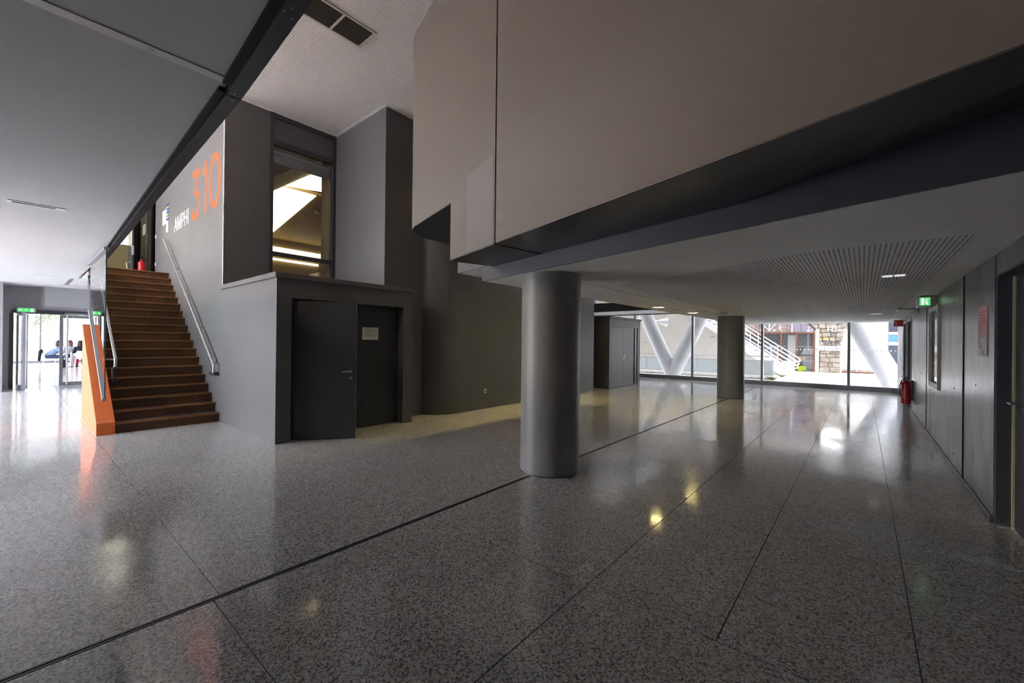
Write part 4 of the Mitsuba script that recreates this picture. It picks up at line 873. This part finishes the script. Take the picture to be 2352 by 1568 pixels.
def person(label, x, y, rot, top, trousers, hair, lean=.12, curly=False, long=True):
    """seated figure facing +y before rotation, seat at .46"""
    k = thing('person', label, 'person')
    R = trimesh.transformations.rotation_matrix(rot, (0, 0, 1)); R[:3, 3] = (x, y, 0)
    P = lambda nm, m, mt, **kw: part(k, nm, m.apply_transform(R), mt, smooth=True, **kw)
    hip = np.array([0, -.05, .56]); ch = np.array([0, -.03 + lean, .88]); nk = ch + (0, .03, .17); hd = nk + (0, .05, .16)
    B = [(hip, .13, ch, .135), (ch, .12, nk, .05), (nk, .05, hd - (0, .01, .04), .055), (hd, .088, hd + (0, .0, .05), .092), (hd + (0, .02, -.05), .06, hd, .085)]
    B += [(hd + (0, .075, -.02), .022, hd + (0, .098, -.028), .014)]
    arms, legs = [], []
    for s in (-1, 1):
        sh = ch + (s * .17, 0, .10); el = sh + (s * .06, .14, -.24); wr_ = el + (-s * .08, .22, .04)
        B += [(ch + (s * .06, 0, .08), .09, sh, .06), (sh, .055, el, .042), (el, .04, wr_, .028), (wr_, .03, wr_ + (0, .07, .0), .034), (wr_ + (-s * .03, .03, .01), .013, wr_ + (-s * .055, .07, .01), .011)]
        for f in range(4): B.append((wr_ + (s * (.025 - .017 * f), .08, 0), .010, wr_ + (s * (.028 - .019 * f), .135 + (.01 if f in (1, 2) else 0), -.012), .008))
        arms += [(sh, .066, el, .054), (el, .052, wr_ - (0, .03, 0), .04)]
        kn = np.array([s * .10, .40, .52]); an = np.array([s * .11, .36 , .09])
        B += [(hip + (s * .08, 0, -.01), .095, kn, .068), (kn, .064, an, .042), (an, .045, an + (0, .13, -.05), .036)]
        legs += [(hip + (s * .08, 0, -.01), .105, kn, .078), (kn, .075, an + (0, 0, .04), .058)]
    P('body', figure(B), 'm_skin')
    P('top', figure([(hip + (0, 0, .05), .145, ch, .150), (ch, .135, nk - (0, 0, .04), .075)] + [(ch + (s * .05, 0, .08), .10, ch + (s * .17, 0, .10), .07) for s in (-1, 1)] + arms), top)
    P('trousers', figure([(hip, .14, hip + (0, 0, .04), .142)] + legs), trousers)
    for s in (-1, 1):
        an = np.array([s * .11, .36, .06]); P('shoe', figure([(an, .05, an + (0, .15, -.02), .042)]), 'm_cloth_black')
    hb = [(hd + (0, -.025, .035), .102, hd + (0, -.01, .06), .100), (hd + (0, -.05, 0), .09, hd + (0, -.07, -.14 if long else -.06), .07)]
    for s in (-1, 1): hb.append((hd + (s * .055, -.03, .02), .06, hd + (s * .085, -.02, -.13 if long else -.04), .035))
    hm = figure(hb)
    if curly: hm.vertices += (meshkit.noise(hm.vertices * 22) - .4)[:, None] * .07 * (hm.vertices - hd) / np.linalg.norm(hm.vertices - hd, axis=1)[:, None]
    P('hair', hm, hair)
    for s in (-1, 1): P('eye', trimesh.creation.icosphere(2, .012).apply_translation(hd + (s * .034, .088, .012)), 'm_cloth_black')
    P('mouth', trimesh.creation.icosphere(2, .018).apply_transform(np.diag([1, .35, .3, 1.])).apply_translation(hd + (0, .083, -.055)), 'm_cloth_red')
    return k
chair('white shell chair with a dark jacket hung over it, left of the table', TX + .1, TYY - .78, 0)
chair('white shell chair behind the table', TX - .86, TYY - .05, -math.pi / 2)
chair('white shell chair right of the table, seen from behind', TX + .80, TYY + .27, math.pi / 2)
person('seated person in a blue top and jeans leaning on the table at its left', TX + .1, TYY - .75, 0, 'm_cloth_blue', 'm_jeans', 'm_hair_dark', .26)
person('seated person with curly auburn hair and a light top behind the table', TX - .83, TYY - .05, -math.pi / 2, 'm_cloth_light', 'm_jeans', 'm_hair_auburn', .18, True)
person('seated person in a black top seen from behind at the right of the table', TX + .77, TYY + .27, math.pi / 2, 'm_cloth_black', 'm_cloth_red', 'm_hair_dark', .16)
k = thing('jacket', 'dark jacket with olive lining hanging on the back of the left chair', 'jacket')
part(k, 'cloth', figure([((TX - .06, TYY - 1.06, .86), .05, (TX + .26, TYY - 1.06, .86), .05), ((TX - .05, TYY - 1.08, .8), .06, (TX - .02, TYY - 1.12, .42), .05), ((TX + .25, TYY - 1.08, .8), .06, (TX + .22, TYY - 1.13, .36), .04)]), 'm_cloth_black', smooth=True)
part(k, 'lining', figure([((TX + .1, TYY - 1.03, .84), .04, (TX + .16, TYY - 1.03, .7), .04)]), 'm_cloth_olive', smooth=True)
k = thing('bag', 'dark bag standing on the floor beside the table pedestal', 'bag')
part(k, 'body', box(TX + .46, TX + .72, TYY - .40, TYY - .22, 0, .4, .04), 'm_cloth_black'); part(k, 'handle', pipe([(TX + .59, TYY - .38, .4), (TX + .59, TYY - .36, .5), (TX + .59, TYY - .26, .5), (TX + .59, TYY - .24, .4)], .012, 8), 'm_cloth_black')

# lamp high in the void behind the hanging hall (its yellowish light reaches the floor between the columns)
for yy, lab in ((6.4, 'deep round lamp high in the void behind the hanging hall, the nearer of two'), (8.8, 'deep round lamp high in the void behind the hanging hall, the farther of two')):
    vl = thing('pendant_lamp', lab, 'lamp')
    part(vl, 'shade', lathe([(.0, 5.5), (.30, 5.42), (.34, 5.05), (.33, 5.05), (.29, 5.4), (0, 5.46)], 32, (-5.2, yy, 0)), 'm_white', smooth=40)
    part(vl, 'rod', tube((-5.2, yy, 5.5), (-5.2, yy, CZ), .012), 'm_steel')
    part(vl, 'diffuser', lathe([(0, 5.37), (.285, 5.37), (.285, 5.385), (0, 5.385)], 32, (-5.2, yy, 0)), 'm_emit_base', emit=(520, 420, 150))
for i, (x, lab) in enumerate(((-5.5, 'warm round lamp over the upper floor, nearest to the viewer'), (-8.5, 'warm round lamp over the upper floor, middle one'), (-11.5, 'warm round lamp over the upper floor, farthest one'))):
    k = thing('pendant_lamp', lab, 'lamp')
    part(k, 'shade', lathe([(.0, 5.5), (.30, 5.42), (.34, 5.25), (.32, 5.25), (.28, 5.4), (0, 5.46)], 32, (x, -1.6, 0)), 'm_white', smooth=40)
    part(k, 'rod', tube((x, -1.6, 5.5), (x, -1.6, CZ), .012), 'm_steel')
    part(k, 'diffuser', lathe([(0, 5.16), (.2, 5.19), (.31, 5.27), (.31, 5.285), (0, 5.285)], 32, (x, -1.6, 0)), 'm_emit_base', emit=(95, 68, 46))

k = solo('paper_scrap', box(-6.75, -6.68, 2.44, 2.52, 2.481, 2.493, .002), 'm_paper', 'small white scrap lying on the corner of the entrance ledge', 'paper')
k = thing('projector', 'small black projector hanging in the lecture room behind the window', 'projector')
part(k, 'body', box(-12.75, -12.4, 6.05, 6.30, 3.95, 4.10, .015), 'm_cloth_black'); part(k, 'arm', tube((-12.58, 6.2, 4.10), (-12.58, 6.2, 6.9), .02), 'm_steel_dark'); part(k, 'lens', tube((-12.4, 6.15, 4.03), (-12.36, 6.15, 4.03), .04), 'm_alu')
